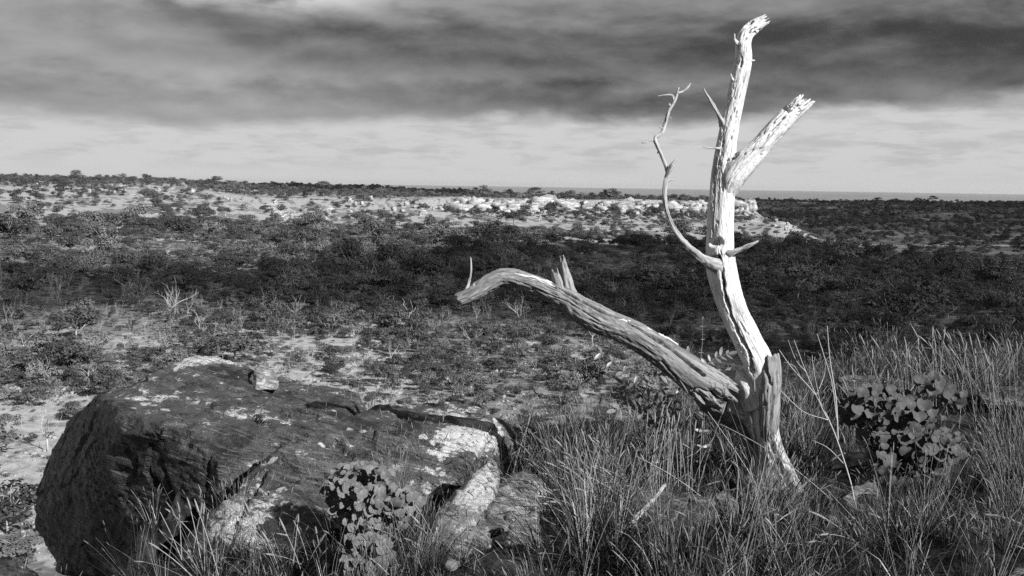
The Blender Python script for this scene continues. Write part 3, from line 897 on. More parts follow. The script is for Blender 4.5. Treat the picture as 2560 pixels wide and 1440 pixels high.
# ------------------------------------------------------------------ the dead tree
TD = 6.5                                     # metres in front of the viewpoint
def limb_tube(ctrl, step=0.012, ns=64, jag=0.0, jag_seed=0, seed=0, flute=0.10, lump=0.14, fibre=0.0022, check=0.010, bark=None, feats=(), hollow=True, sharp=3.0, pits=0.0, jag0=0.0):
    """a woody limb: control rows (px, py, depth, width_px); fluted, fibrous, with splintered end"""
    rows = np.array([list(P(a, b, d)) + [w_ * 0.5 * d / F] for a, b, d, w_ in ctrl])
    R, l = catmull(rows, step)
    L = l[-1]
    C, r = R[:, :3], np.maximum(R[:, 3], 0.0015)
    th = np.arange(ns) / ns * 2 * np.pi
    n = len(C)
    LL = np.repeat(l[:, None], ns, 1)
    TH = np.repeat(th[None], n, 0)
    if jag > 0:
        jn = fbm(np.stack([np.cos(th) * sharp, np.sin(th) * sharp, np.full(ns, 3.3)], -1), 4, jag_seed)
        jn = (jn - jn.min()) / (jn.max() - jn.min() + 1e-9)
        Zn = min(2.2 * jag, 0.8 * L)
        LL = LL - jn[None] * jag * sstep(LL, L - Zn, L)
    if jag0 > 0:                                # torn lower end
        j0 = fbm(np.stack([np.cos(th) * 2.3, np.sin(th) * 2.3, np.full(ns, 8.1)], -1), 4, jag_seed + 3)
        j0 = (j0 - j0.min()) / (j0.max() - j0.min() + 1e-9)
        LL = LL + j0[None] * jag0 * (1 - sstep(LL, 0, 2.5 * jag0))
    ci = lambda arr, q: np.interp(q, l, arr)
    T = np.gradient(C, axis=0); T /= np.linalg.norm(T, axis=1)[:, None] + 1e-9
    ref = np.array([0.0, -1.0, 0.0])
    N = ref - (T @ ref)[:, None] * T; N /= np.linalg.norm(N, axis=1)[:, None]
    B = np.cross(T, N)
    CC = np.stack([ci(C[:, k], LL) for k in range(3)], -1)
    NN = np.stack([ci(N[:, k], LL) for k in range(3)], -1)
    BB = np.stack([ci(B[:, k], LL) for k in range(3)], -1)
    rr = ci(r, LL)
    c, s = np.cos(TH), np.sin(TH)
    E = np.stack([c, s], -1)
    q = lambda k, kz: np.stack([c * k, s * k, LL * kz], -1)
    qr = lambda k, kz: np.stack([c * rr * k, s * rr * k, LL * kz], -1)
    rad = rr * (0.97 + lump * 1.4 * fbm(q(0.9, 3.5 if ns > 40 else 16.0), 3, seed) + flute * 1.3 * fbm(q(1.8, 1.6), 2, seed + 4))
    rad = rad + fibre * 1.5 * fbm(qr(130, 7), 3, seed + 8)
    if check > 0:
        ck = np.abs(fbm(qr(48, 2.2), 2, seed + 12))
        gate = sstep(fbm(qr(12, 5.0), 2, seed + 15), 0.05, 0.28)
        rad = rad - check * np.exp(-(ck / 0.03) ** 2) * gate * np.clip(rr / 0.06, 0.2, 1)
    if pits > 0:
        pn = fbm(qr(75, 26), 2, seed + 33)
        rad = rad - pits * sstep(pn, 0.22, 0.42)
    bk = np.zeros_like(rad) if bark is None else np.clip(bark(LL / L, TH), 0, 1)
    if bark is not None:
        plate = fbm(qr(62, 20), 4, seed + 20)
        rad = rad + bk * (0.002 * np.floor(plate * 5) / 2.5 + 0.005 * plate)
    D = NN * c[..., None] + BB * s[..., None]
    V = CC + D * rad[..., None]
    if len(feats):
        px, py, _ = to_px(V.reshape(-1, 3))
        px = px.reshape(V.shape[:2]); py = py.reshape(V.shape[:2])
        wob = fbm(qr(30, 18), 3, seed + 50) * 5
        for (line, wpx, dep) in feats:
            dd = seg_dist(px + wob, py + wob * 0.5, line)
            cut = dep * np.exp(-(dd / wpx) ** 4) * (c > -0.1)
            V = V - D * np.minimum(cut, rad * 0.85)[..., None]
    g = np.stack([c * rr, s * rr, LL], -1)
    Vl, gl, bl, fl = [V.reshape(-1, 3)], [g.reshape(-1, 3)], [bk.reshape(-1)], [grid_faces(n, ns)]
    nv = n * ns
    if hollow and jag > 0:                      # broken end: walls turn in to a splintered pit
        tail, prev = [], (n - 1) * ns
        for k, (sc_, back) in enumerate(((0.80, 0.10), (0.62, 0.45), (0.40, 0.8), (0.12, 0.95))):
            lq = np.clip(LL[-1] - back * jag * (0.7 + 0.6 * rng.random(ns)), 0, L)
            cc = np.stack([ci(C[:, m], lq) for m in range(3)], -1)
            ring = cc + D[-1] * (rad[-1] * sc_)[:, None]
            Vl.append(ring); gl.append(g[-1] * sc_); bl.append(bk[-1])
            j = np.arange(ns); j2 = (j + 1) % ns
            fl.append(np.stack([prev + j, prev + j2, nv + j2, nv + j], 1))
            prev = nv; nv += ns
        lastc = CC[-1].mean(0)
        end0 = prev
    else:
        end0 = (n - 1) * ns
        lastc = CC[-1].mean(0) + T[-1] * r[-1] * 0.6
    Vl.append(np.array([Vl[-1][-ns:].mean(0) if (hollow and jag > 0) else lastc, C[0] if jag0 == 0 else C[int(np.searchsorted(l, 2.2 * jag0))]]))
    gl.append(np.zeros((2, 3))); bl.append(np.zeros(2))
    j = np.arange(ns); j2 = (j + 1) % ns
    tri = np.vstack([np.stack([end0 + j, end0 + j2, np.full(ns, nv)], 1), np.stack([j2, j, np.full(ns, nv + 1)], 1)])
    return np.concatenate(Vl), np.concatenate(fl), tri, np.concatenate(gl), np.concatenate(bl)


TREE0 = P(1958, 1245, TD)
tree = empty('dead_tree', TREE0)
tag(tree, 'bleached dead tree with a forked upright trunk and a long limb reaching left', 'dead tree')


def tree_part(name, tubes, mat, parent=tree, label=None):
    Vs, Qs, Ts, Gs, Bs, n = [], [], [], [], [], 0
    for (V, Q, T, G, Bk) in tubes:
        Vs.append(V); Qs.append(Q + n); Ts.append(T + n); Gs.append(G); Bs.append(Bk); n += len(V)
    me = make_mesh(name, np.concatenate(Vs) - TREE0, np.concatenate(Qs), np.concatenate(Ts), True, (M[mat],))
    add_attr(me, 'grain', np.concatenate(Gs), 'FLOAT_VECTOR'); add_attr(me, 'bark', np.concatenate(Bs))
    o = link(name, me, parent)
    if label: o['label'] = label
    return o


def cw(rows, d=TD): return [(a, b, d if len(t) == 0 else t[0], w_) for a, b, w_, *t in rows]


def gashes(ctrl, n, seed, y0=-1e9, y1=1e9):
    """beetle holes and short splits along the visible side of a limb"""
    r = random.Random(seed); out = []
    while len(out) < n:
        k = r.randrange(len(ctrl) - 1); t = r.random()
        a, b = ctrl[k], ctrl[k + 1]
        x, y, w_ = a[0] + (b[0] - a[0]) * t, a[1] + (b[1] - a[1]) * t, a[3]
        if not y0 < y < y1: continue
        L_ = math.hypot(b[0] - a[0], b[1] - a[1]) + 1e-6; ux, uy = (b[0] - a[0]) / L_, (b[1] - a[1]) / L_
        o = r.uniform(-.42, .42) * w_; ln = r.choice([2, 4, 8, 14, 24])
        cx, cy = x - uy * o, y + ux * o
        out.append(([(cx - ux * ln / 2, cy - uy * ln / 2), (cx + ux * ln / 2 + r.uniform(-2, 2), cy + uy * ln / 2)], r.uniform(1.1, 2.0), r.uniform(0.004, 0.014)))
    return out


trunk_ctrl = cw([(1985, 1310, 120, 6.46), (1972, 1262, 106, 6.46), (1952, 1205, 86, 6.46), (1932, 1140, 66, 6.5), (1919, 1080, 60, 6.52), (1914, 1020, 70, 6.52), (1908, 960, 78, 6.52), (1893, 900, 76, 6.5), (1865, 845, 72, 6.5), (1838, 785, 71),
                 (1818, 730, 71), (1806, 680, 74), (1800, 632, 72), (1801, 560, 67), (1805, 490, 65), (1810, 430, 66), (1815, 375, 54), (1825, 310, 46), (1838, 250, 45), (1851, 190, 44), (1859, 145, 41), (1858, 108, 40),
                 (1866, 84, 38), (1886, 66, 36), (1912, 50, 27), (1926, 41, 20)])
tr = limb_tube(trunk_ctrl, 0.008, 160, 0.075, 5, 1, 0.05, 0.06, 0.0012, 0.009,
               bark=lambda s, t: sstep(s, 0.22, 0.10) * (0.6 + 0.4 * np.cos(t)), pits=0.002, sharp=2.2,
               feats=[([(1797, 640), (1808, 690), (1814, 740), (1827, 790), (1850, 840), (1874, 885), (1880, 930)], 3.4, 0.085),
                      ([(1788, 380), (1786, 450), (1784, 520), (1781, 590)], 2.2, 0.02), ([(1822, 400), (1812, 440), (1806, 475)], 2.6, 0.022),
                      ([(1782, 606), (1797, 604)], 9, 0.06), ([(1785, 640), (1776, 655), (1790, 650)], 6, 0.04), ([(1866, 62), (1880, 55)], 4.0, 0.03),
                      ([(1844, 280), (1836, 320), (1828, 350)], 2.0, 0.014), ([(1930, 1110), (1950, 1160), (1975, 1215)], 6, 0.05), ([(1815, 250), (1800, 300)], 2, 0.012)] + gashes(trunk_ctrl, 90, 3, 60, 1000))
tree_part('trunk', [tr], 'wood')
fork = limb_tube(cw([(1812, 490, 44, 6.49), (1830, 446, 64, 6.46), (1858, 410, 66, 6.45), (1892, 377, 55, 6.45), (1922, 344, 51, 6.45), (1952, 310, 51, 6.45), (1982, 280, 50, 6.46), (2008, 257, 46, 6.46), (2030, 240, 36, 6.46)]), 0.008, 128, 0.12, 4, 7,
                 0.05, 0.07, 0.0015, 0.009, pits=0.0035, sharp=1.5, feats=[([(1960, 262), (1970, 275), (1958, 268)], 3.5, 0.025), ([(1930, 320), (1950, 300), (1975, 275)], 2.5, 0.016), ([(1845, 372), (1838, 392), (1820, 404)], 3, 0.02)] + gashes([(1858, 410, 0, 60), (1922, 344, 0, 50), (1982, 280, 0, 48), (2010, 257, 0, 40)], 45, 5))
tree_part('fork_branch', [fork], 'wood_pitted')
low_bark = lambda s, t: 0.75 * sstep(s, 0.15, 0.35) * (0.7 + 0.3 * np.cos(t + 0.8))
limb = limb_tube(cw([(1832, 1000, 84, 6.46), (1790, 974, 92, 6.47), (1740, 946, 92, 6.47), (1698, 915, 84, 6.45), (1652, 880, 77, 6.42), (1602, 846, 70, 6.36), (1550, 821, 68, 6.36), (1500, 800, 74, 6.36), (1452, 776, 68, 6.36), (1412, 746, 57, 6.36),
                     (1370, 725, 51, 6.36), (1330, 708, 48, 6.36), (1288, 695, 47, 6.36), (1255, 693, 46, 6.36), (1225, 706, 45, 6.34), (1192, 727, 41, 6.32), (1162, 743, 37, 6.31), (1138, 753, 33, 6.30)]), 0.008, 140, 0.05, 9, 21,
                 0.07, 0.07, 0.002, 0.009, bark=low_bark, sharp=2.6, jag0=0.13,
                 feats=[([(1625, 838), (1680, 872), (1720, 905), (1760, 938)], 4.0, 0.045), ([(1290, 680), (1370, 708), (1440, 745), (1500, 778), (1560, 800), (1625, 838)], 2.6, 0.026), ([(1330, 720), (1420, 755), (1500, 805)], 1.8, 0.012),
                        ([(1745, 985), (1770, 995), (1790, 985)], 12, 0.07), ([(1655, 905), (1700, 955), (1745, 985)], 3.0, 0.02)])
tree_part('limb', [limb], 'wood_grey')
# the torn lower stem that carries the limb, in the limb's own shade
stem = limb_tube(cw([(1935, 1230, 90, 6.55), (1912, 1150, 66, 6.62), (1884, 1090, 66, 6.70), (1852, 1045, 80, 6.74), (1815, 1012, 92, 6.72), (1780, 992, 86, 6.68), (1750, 975, 60, 6.64)]), 0.009, 88, 0.05, 14, 31, 0.12, 0.14, 0.003, 0.012,
                 bark=lambda s, t: 0.5 + 0 * s, sharp=3.0, feats=[([(1795, 990), (1815, 1000), (1835, 1020), (1860, 1060), (1880, 1110)], 4, 0.03)])
tree_part('lower_stem', [stem], 'wood_grey')
web = limb_tube(cw([(1908, 1100, 50, 6.60), (1888, 1035, 90, 6.63), (1860, 992, 104, 6.65), (1826, 964, 74, 6.66), (1786, 950, 40, 6.68)]), 0.008, 96, 0.0, 2, 41, 0.14, 0.22, 0.003, 0.010, hollow=False, bark=lambda s, t: 0.35 + 0 * s)
web2 = limb_tube(cw([(1885, 1020, 60, 6.54), (1868, 975, 58, 6.54), (1855, 948, 36, 6.54), (1847, 925, 12, 6.54)]), 0.01, 48, 0.02, 3, 43, 0.10, 0.12, 0.002, 0.004, hollow=False)
tree_part('saddle', [web, web2], 'wood')
sh = limb_tube(cw([(1922, 1130, 24, 6.52), (1922, 1070, 44, 6.46), (1926, 1010, 52, 6.43), (1928, 950, 52, 6.43), (1928, 905, 46, 6.44), (1926, 884, 38, 6.45)]), 0.008, 72, 0.035, 6, 51, 0.10, 0.08, 0.003, 0.012, bark=lambda s, t: sstep(s, 0.45, 0.1), sharp=3.0,
               feats=[([(1912, 892), (1916, 930), (1925, 960)], 3, 0.03), ([(1900, 900), (1898, 960), (1908, 1010)], 3, 0.03)])
tree_part('broken_shoulder', [sh], 'wood_grey')
for k, rows in enumerate(([(1938, 1215, 50, 6.44), (1950, 1240, 36, 6.38), (1958, 1258, 30, 6.34), (1972, 1275, 20, 6.31), (1980, 1300, 14, 6.28)], [(1925, 1180, 56, 6.46), (1912, 1215, 52, 6.42), (1915, 1245, 40, 6.40), (1925, 1270, 30, 6.38), (1930, 1310, 26, 6.36)],
                          [(1965, 1190, 40, 6.56), (1985, 1230, 34, 6.54), (1998, 1258, 26, 6.5), (2006, 1300, 22, 6.48)])):
    tree_part('root', [limb_tube(cw(rows), 0.01, 48, 0.02, k, 61 + k, 0.14, 0.2, 0.003, 0.01, bark=(lambda s, t: 0.7 + 0 * s) if k in (1, 2) else None, hollow=False)], 'wood' if k == 0 else 'wood_grey')


def twig(rows, seed, ns=14, jag=0.012):
    return limb_tube(cw(rows), 0.008, ns, jag, seed, seed + 70, 0.12, 0.34, 0.0012, 0.0, hollow=False)


sb = tree_part('side_branch', [limb_tube(cw([(1810, 670, 46, 6.47), (1790, 664, 36, 6.44), (1770, 655, 27, 6.43), (1745, 638, 19, 6.43), (1715, 611, 15, 6.42), (1688, 577, 13, 6.42), (1669, 537, 12, 6.42), (1662, 495, 11.5, 6.42), (1664, 455, 13, 6.42), (1669, 432, 11, 6.42),
                                         (1657, 397, 9, 6.42), (1645, 367, 9, 6.43), (1638, 346, 10, 6.44), (1655, 331, 9, 6.44), (1664, 306, 8.5, 6.45), (1672, 277, 8.5, 6.45), (1683, 258, 9, 6.45), (1692, 238, 8, 6.45), (1697, 217, 5, 6.45)]),
                                     0.008, 28, 0.012, 3, 75, 0.12, 0.2, 0.0015, 0.004, hollow=False)], 'twig')
for k, rows in enumerate(([(1641, 348, 7, 6.44), (1624, 351, 5, 6.43), (1613, 356, 4, 6.42), (1603, 357, 2.5, 6.42)], [(1664, 446, 8, 6.42), (1671, 430, 11, 6.40), (1682, 411, 10, 6.39), (1692, 397, 5, 6.39)],
                          [(1686, 254, 6, 6.45), (1680, 239, 5, 6.44), (1662, 238, 3.5, 6.43), (1642, 241, 2, 6.42)], [(1694, 233, 7, 6.45), (1706, 229, 6, 6.46), (1717, 221, 5, 6.46), (1728, 207, 2.5, 6.47)],
                          [(1664, 455, 5, 6.42), (1676, 451, 4, 6.42), (1687, 450, 2, 6.42)], [(1660, 322, 5, 6.44), (1652, 318, 3, 6.43), (1648, 310, 2, 6.43)], [(1670, 292, 4, 6.45), (1680, 297, 2, 6.45)], [(1675, 266, 9, 6.45), (1672, 258, 3, 6.44)], [(1648, 375, 4, 6.43), (1643, 385, 2, 6.43)])):
    tree_part('twig', [twig(rows, k)], 'twig', sb)
tree_part('branch_stub', [twig([(1812, 638, 40, 6.47), (1822, 634, 26, 6.43), (1834, 629, 15, 6.41), (1852, 622, 12, 6.40), (1876, 612, 10, 6.38), (1898, 601, 4, 6.37)], 21, 24, 0.02)], 'twig')
tree_part('upper_twig', [twig([(1810, 314, 22, 6.49), (1803, 300, 12, 6.46), (1797, 289, 9, 6.45), (1788, 272, 8, 6.44), (1775, 248, 6, 6.43), (1766, 234, 4.5, 6.43), (1758, 219, 3, 6.43)], 23, 18, 0.015)], 'twig')
tree_part('thorn_twig', [twig([(1800, 371, 8, 6.46), (1782, 370, 4, 6.44), (1758, 369, 2, 6.43)], 25, 12)], 'twig')
tree_part('spike', [twig([(1872, 153, 10, 6.48), (1882, 152, 5, 6.47), (1888, 151, 2, 6.47)], 27, 12, 0.004)], 'wood')
tree_part('spike', [twig([(1836, 205, 9, 6.48), (1830, 196, 6, 6.46), (1827, 184, 2, 6.46)], 29, 12, 0.004)], 'wood')
tree_part('spike', [twig([(1846, 110, 10, 6.48), (1838, 100, 6, 6.46), (1836, 84, 3, 6.46)], 30, 12, 0.004)], 'wood')
tree_part('broken_stub', [limb_tube(cw([(1430, 775, 44, 6.36), (1428, 748, 36, 6.36), (1420, 715, 30, 6.37), (1413, 682, 23, 6.38), (1407, 655, 16, 6.38), (1403, 636, 10, 6.38)]), 0.007, 40, 0.05, 8, 83, 0.16, 0.1, 0.003, 0.008, sharp=1.6),
                          limb_tube(cw([(1412, 760, 30, 6.34), (1402, 735, 26, 6.34), (1395, 708, 22, 6.34), (1389, 688, 20, 6.34), (1385, 670, 16, 6.34)]), 0.007, 36, 0.05, 12, 85, 0.16, 0.1, 0.003, 0.006, sharp=1.8)], 'wood_grey')
tree_part('twig', [twig([(1160, 733, 8, 6.31), (1170, 715, 7, 6.30), (1176, 692, 5, 6.30), (1178, 668, 5, 6.30), (1176, 642, 3, 6.30)], 31, 12)], 'twig')
tree_part('twig', [twig([(1170, 728, 6, 6.30), (1182, 716, 5, 6.29), (1186, 708, 3, 6.29)], 33, 12)], 'twig')
tree_part('spike', [twig([(1560, 815, 14, 6.36), (1558, 803, 11, 6.36), (1557, 796, 6, 6.36)], 35, 14, 0.006)], 'wood_grey')
tree_part('spike', [twig([(1248, 690, 16, 6.34), (1247, 680, 10, 6.33), (1251, 672, 4, 6.33)], 37, 12, 0.006)], 'wood_grey')
# loose bark strip along the top edge of the limb
strips = []
for rows, sd in (([(1265, 684, 9, 6.33), (1320, 693, 12, 6.33), (1370, 708, 11, 6.33), (1412, 728, 9, 6.33)], 1), ([(1440, 748, 12, 6.33), (1490, 776, 16, 6.33), (1540, 795, 14, 6.33), (1600, 822, 18, 6.34), (1660, 852, 22, 6.40), (1715, 890, 20, 6.47), (1755, 925, 12, 6.51)], 2)):
    strips.append(limb_tube(cw(rows), 0.008, 28, 0.04, sd, 90 + sd, 0.3, 0.45, 0.003, 0.0, hollow=False))
tree_part('bark_strip', strips, 'wood')
sp = limb_tube(cw([(1705, 915, 14, 6.46), (1738, 936, 26, 6.46), (1772, 956, 30, 6.47), (1800, 970, 24, 6.48), (1815, 978, 12, 6.49)]), 0.008, 40, 0.05, 5, 95, 0.22, 0.2, 0.003, 0.006, sharp=2.4)
tree_part('splinter', [sp], 'wood_grey')
for k, rows in enumerate(([(1742, 968, 22, 6.40), (1768, 990, 18, 6.39), (1796, 1012, 9, 6.38), (1808, 1022, 3, 6.38)], [(1765, 955, 24, 6.39), (1800, 978, 20, 6.38), (1830, 996, 12, 6.38), (1846, 1006, 4, 6.38)],
                          [(1725, 965, 16, 6.41), (1745, 992, 14, 6.40), (1762, 1012, 6, 6.40)], [(1790, 950, 18, 6.42), (1822, 962, 16, 6.43), (1848, 980, 6, 6.44)])):
    tree_part('splinter', [limb_tube(cw(rows), 0.006, 28, 0.03, 40 + k, 140 + k, 0.3, 0.3, 0.003, 0.0, hollow=False, sharp=1.5)], 'wood_grey')
# ------------------------------------------------------------------ scattering helper (uncountable cover only)
def scatter(name, coll, pts, rots, scl, idx, label):
    me = bpy.data.meshes.new(name)
    me.vertices.add(len(pts)); me.vertices.foreach_set('co', np.asarray(pts, np.float32).ravel())
    add_attr(me, 'rot', rots, 'FLOAT_VECTOR'); add_attr(me, 'scl', scl, 'FLOAT_VECTOR')
    a = me.attributes.new('pick', 'INT', 'POINT'); a.data.foreach_set('value', np.asarray(idx, np.int32))
    o = link(name, me)
    tag(o, label, None, None, 'stuff')
    g = bpy.data.node_groups.new(name, 'GeometryNodeTree')
    g.interface.new_socket('Geometry', in_out='INPUT', socket_type='NodeSocketGeometry')
    g.interface.new_socket('Geometry', in_out='OUTPUT', socket_type='NodeSocketGeometry')
    N, Lk = g.nodes, g.links
    gi, go = N.new('NodeGroupInput'), N.new('NodeGroupOutput')
    ci = N.new('GeometryNodeCollectionInfo'); ci.inputs['Collection'].default_value = coll
    ci.inputs['Separate Children'].default_value = True; ci.inputs['Reset Children'].default_value = True
    ip = N.new('GeometryNodeInstanceOnPoints'); ip.inputs['Pick Instance'].default_value = True
    def na(nm, typ):
        x = N.new('GeometryNodeInputNamedAttribute'); x.data_type = typ; x.inputs['Name'].default_value = nm
        return x.outputs['Attribute']
    e2r = N.new('FunctionNodeEulerToRotation'); Lk.new(na('rot', 'FLOAT_VECTOR'), e2r.inputs[0])
    Lk.new(gi.outputs[0], ip.inputs['Points']); Lk.new(ci.outputs[0], ip.inputs['Instance'])
    Lk.new(na('pick', 'INT'), ip.inputs['Instance Index']); Lk.new(e2r.outputs[0], ip.inputs['Rotation']); Lk.new(na('scl', 'FLOAT_VECTOR'), ip.inputs['Scale'])
    Lk.new(ip.outputs[0], go.inputs[0])
    md = o.modifiers.new('scatter', 'NODES'); md.node_group = g
    return o


def proto_coll(name, meshes):
    c = bpy.data.collections.new(name)
    for k, me in enumerate(meshes): c.objects.link(bpy.data.objects.new('%s_%02d' % (name, k), me))
    return c


# ------------------------------------------------------------------ grass
def blade(g, base, az, lean, length, width, droop, m):
    t = np.linspace(0, 1, 5)
    d = np.array([math.cos(az), math.sin(az), 0.0])
    up = np.array([0, 0, 1.0])
    ang = lean + droop * t ** 1.6
    steps = (np.sin(ang)[:, None] * d + np.cos(ang)[:, None] * up) * (length / 4)
    c = base + np.vstack([np.zeros(3), np.cumsum(steps[:-1], axis=0)])
    side = np.array([-d[1], d[0], 0.0])
    tw = rnd.uniform(-0.8, 0.8)
    side = side * math.cos(tw) + d * math.sin(tw)
    wv = width * np.array([0.7, 1.0, 0.85, 0.55, 0.05])
    V = np.stack([c - side * wv[:, None] / 2, c + side * wv[:, None] / 2], 1).reshape(-1, 3)
    k = np.arange(4) * 2
    g.add(V, np.stack([k, k + 1, k + 3, k + 2], 1), None, m)
    return c


def culm(g, base, az, lean, length, droop, head_len, head_r, rad=0.0014, mstem=1, mseed=2):
    t = np.linspace(0, 1, 7)
    d = np.array([math.cos(az), math.sin(az), 0.0])
    ang = lean + droop * t ** 2
    steps = (np.sin(ang)[:, None] * d + np.cos(ang)[:, None] * np.array([0, 0, 1.0])) * (length / 6)
    c = base + np.vstack([np.zeros(3), np.cumsum(steps[:-1], axis=0)])
    V, Q, T = simple_tube(c, np.linspace(rad * 1.3, rad * 0.7, 7), 3)
    g.add(V, Q, T, mstem)
    if head_len > 0: seed_head(g, c[-1], steps[-1] / np.linalg.norm(steps[-1]), head_len, head_r, mseed)
    return c


def seed_head(g, p, dirn, L, r, m):
    """bristly spike: slim core plus short bristles"""
    bend = np.array([rnd.uniform(-.2, .2), rnd.uniform(-.2, .2), -0.15])
    pts = [p + dirn * L * t + bend * L * t * t * 0.5 for t in (0, .25, .5, .75, 1.0)]
    V, Q, T = simple_tube(pts, [r * .35, r * .6, r * .6, r * .45, r * .1], 4)
    g.add(V, Q, T, m)
    n = 34
    VV, TT = [], []
    e1 = np.cross(dirn, [0.3, 0.5, 0.1]); e1 /= np.linalg.norm(e1); e2 = np.cross(dirn, e1)
    for k in range(n):
        t = (k + 0.5) / n
        q = p + dirn * L * t + bend * L * t * t * 0.5
        a = k * 2.4
        o = e1 * math.cos(a) + e2 * math.sin(a)
        tip = q + (o * 0.95 + dirn * 0.9) * r * 1.25 * (1.15 - 0.6 * t)
        s_ = np.cross(o, dirn) * r * 0.16
        VV += [q - s_, q + s_, tip]; TT.append((3 * k, 3 * k + 1, 3 * k + 2))
    g.add(VV, None, TT, m)


def tuft(seed, nb, nc, h, spread, straw_share=0.35, headed=True):
    rnd.seed(seed)
    g = Geo()
    bias = rnd.uniform(0, 6.28)
    for k in range(nb):
        az = rnd.uniform(0, 6.28); rr = abs(rnd.gauss(0, 0.045))
        b = np.array([math.cos(az) * rr, math.sin(az) * rr, -0.02])
        az2 = az + rnd.gauss(0, 0.6)
        blade(g, b, az2, abs(rnd.gauss(0.22, 0.2)) * spread, h * rnd.uniform(0.5, 1.1), rnd.uniform(0.0035, 0.0105), rnd.uniform(0.3, 1.9), 1 if rnd.random() < straw_share else 0)
    for k in range(nc):
        az = rnd.uniform(0, 6.28); rr = abs(rnd.gauss(0, 0.03))
        b = np.array([math.cos(az) * rr, math.sin(az) * rr, -0.02])
        culm(g, b, az + rnd.gauss(0, .5), abs(rnd.gauss(0.12, 0.2)) * spread, h * rnd.uniform(1.0, 1.6), rnd.uniform(0, 0.5), (rnd.uniform(0.05, 0.10) if headed and rnd.random() < .8 else 0), rnd.uniform(0.005, 0.0075))
    return g.mesh('grass_tuft', (M['blade'], M['straw'], M['seed']), False)


def mat_tuft(seed):
    """old grass lying flat and tangled"""
    rnd.seed(seed)
    g = Geo()
    for k in range(60):
        b = np.array([rnd.gauss(0, .12), rnd.gauss(0, .12), rnd.uniform(0, .05)])
        blade(g, b, rnd.uniform(0, 6.28), rnd.uniform(0.8, 1.5), rnd.uniform(0.15, 0.42), rnd.uniform(0.003, 0.006), rnd.uniform(-0.3, 0.5), 1 if rnd.random() < .3 else 0)
    return g.mesh('grass_tuft', (M['blade'], M['straw'], M['seed']), False)


tufts = [tuft(100 + k, 32, 6, 0.46, 1.5, 0.16) for k in range(5)] + [tuft(120 + k, 28, 9, 0.42, 1.3, 0.18) for k in range(4)] + [tuft(140 + k, 46, 2, 0.24, 1.3, 0.25, False) for k in range(3)] + [tuft(160 + k, 18, 16, 0.42, 0.7, 0.7) for k in range(3)] + [mat_tuft(180 + k) for k in range(4)] + [tuft(190 + k, 44, 8, 0.50, 2.0, 0.2) for k in range(3)]
c_tuft = proto_coll('grass_tuft', tufts)

n = 30500
gx = rng.uniform(-3.2, 8.2, n); gy = rng.uniform(2.6, 9.6, n)
sd = lip_sd(gx, gy)
gz = H(gx, gy)
qx, qy, qd = to_px(np.stack([gx, gy, gz], 1))
keep = (sd < 0.5) & (qx > -150) & (qx < 3350) & (qy < 1700)
dens = 0.45 + 1.3 * fbm(np.stack([gx * 1.4, gy * 1.4, gx * 0], -1), 3, 77)
dens *= np.where(qx < 330, 0.08, np.where(qx < 520, 0.35, 1.0)) * np.where(qx > 1950, 0.62, 1.0)                       # thin under the overhang
dens *= np.where((qx > 1560) & (qx < 1950) & (qy > 1130) & (qy < 1330), 0.45, 1.0)   # bare shaded hollow at the tree foot
dens *= np.where((qx > 2050) & (qx < 2380) & (qy > 1100) & (qy < 1260), 0.5, 1.0)
dens *= np.where((qx > 1080) & (qx < 1400) & (gy > 4.3) & (gy < 6.3), 0.22, 1.0) * np.where((qx > 1540) & (qx < 1830) & (gy > 4.3) & (gy < 5.8), 0.5, 1.0)
dens = np.where((qx > 1650) & (gy < 5.6), np.maximum(dens, 0.3) * 1.4, dens)
keep &= rng.random(n) < np.clip(dens, 0.06, 1) * 0.29
gx, gy, gz, qx, qy = gx[keep], gy[keep], gz[keep], qx[keep], qy[keep]
n = len(gx)
pick = np.where(rng.random(n) < 0.3, rng.integers(19, 22, n), rng.integers(0, 19, n))
front = qy > 1330
pick = np.where(front & (rng.random(n) < 0.35), rng.integers(15, 22, n), pick)
rot = np.stack([rng.normal(0, 0.16, n), rng.normal(-0.10, 0.16, n), rng.uniform(0, 6.28, n)], 1)
ssz = rng.uniform(0.55, 1.15, n) * np.where(qx < 1300, 0.62, 1.0) * np.where(qx > 1950, 0.72, 1.0) * np.where((qx > 1250) & (qx < 1950) & (gy > 6.9), 0.62, 1.0) * np.where(gy < 4.6, 0.8, 1.0)
ssz *= np.where((qx > 2050) & (qx < 2430) & (gy > 4.5) & (gy < 6.5), 0.5, 1.0) * np.where((qx > 1640) & (qx < 2060) & (gy > 4.9) & (gy < 6.7), 0.55, 1.0) * np.where((qx > 1080) & (qx < 1400) & (gy < 6.4), 0.7, 1.0) * np.where((qx > 1540) & (qx < 1830) & (gy > 4.3) & (gy < 5.8), 0.6, 1.0)
ex = np.array([P(rng.uniform(1880, 2040), 1250, rng.uniform(5.95, 6.35)) for _ in range(26)])
gx = np.concatenate([gx, ex[:, 0]]); gy = np.concatenate([gy, ex[:, 1]]); gz = np.concatenate([gz, H(ex[:, 0], ex[:, 1])])
pick = np.concatenate([pick, rng.integers(0, 15, 26)]); rot = np.concatenate([rot, np.stack([rng.normal(0, .2, 26), rng.normal(0, .2, 26), rng.uniform(0, 6.28, 26)], 1)]); ssz = np.concatenate([ssz, rng.uniform(0.22, 0.42, 26)])
scatter('grass', c_tuft, np.stack([gx, gy, gz], 1), rot, np.repeat(ssz[:, None], 3, 1), pick, 'tangled half-dry grass with bristly seed heads covering the hilltop')

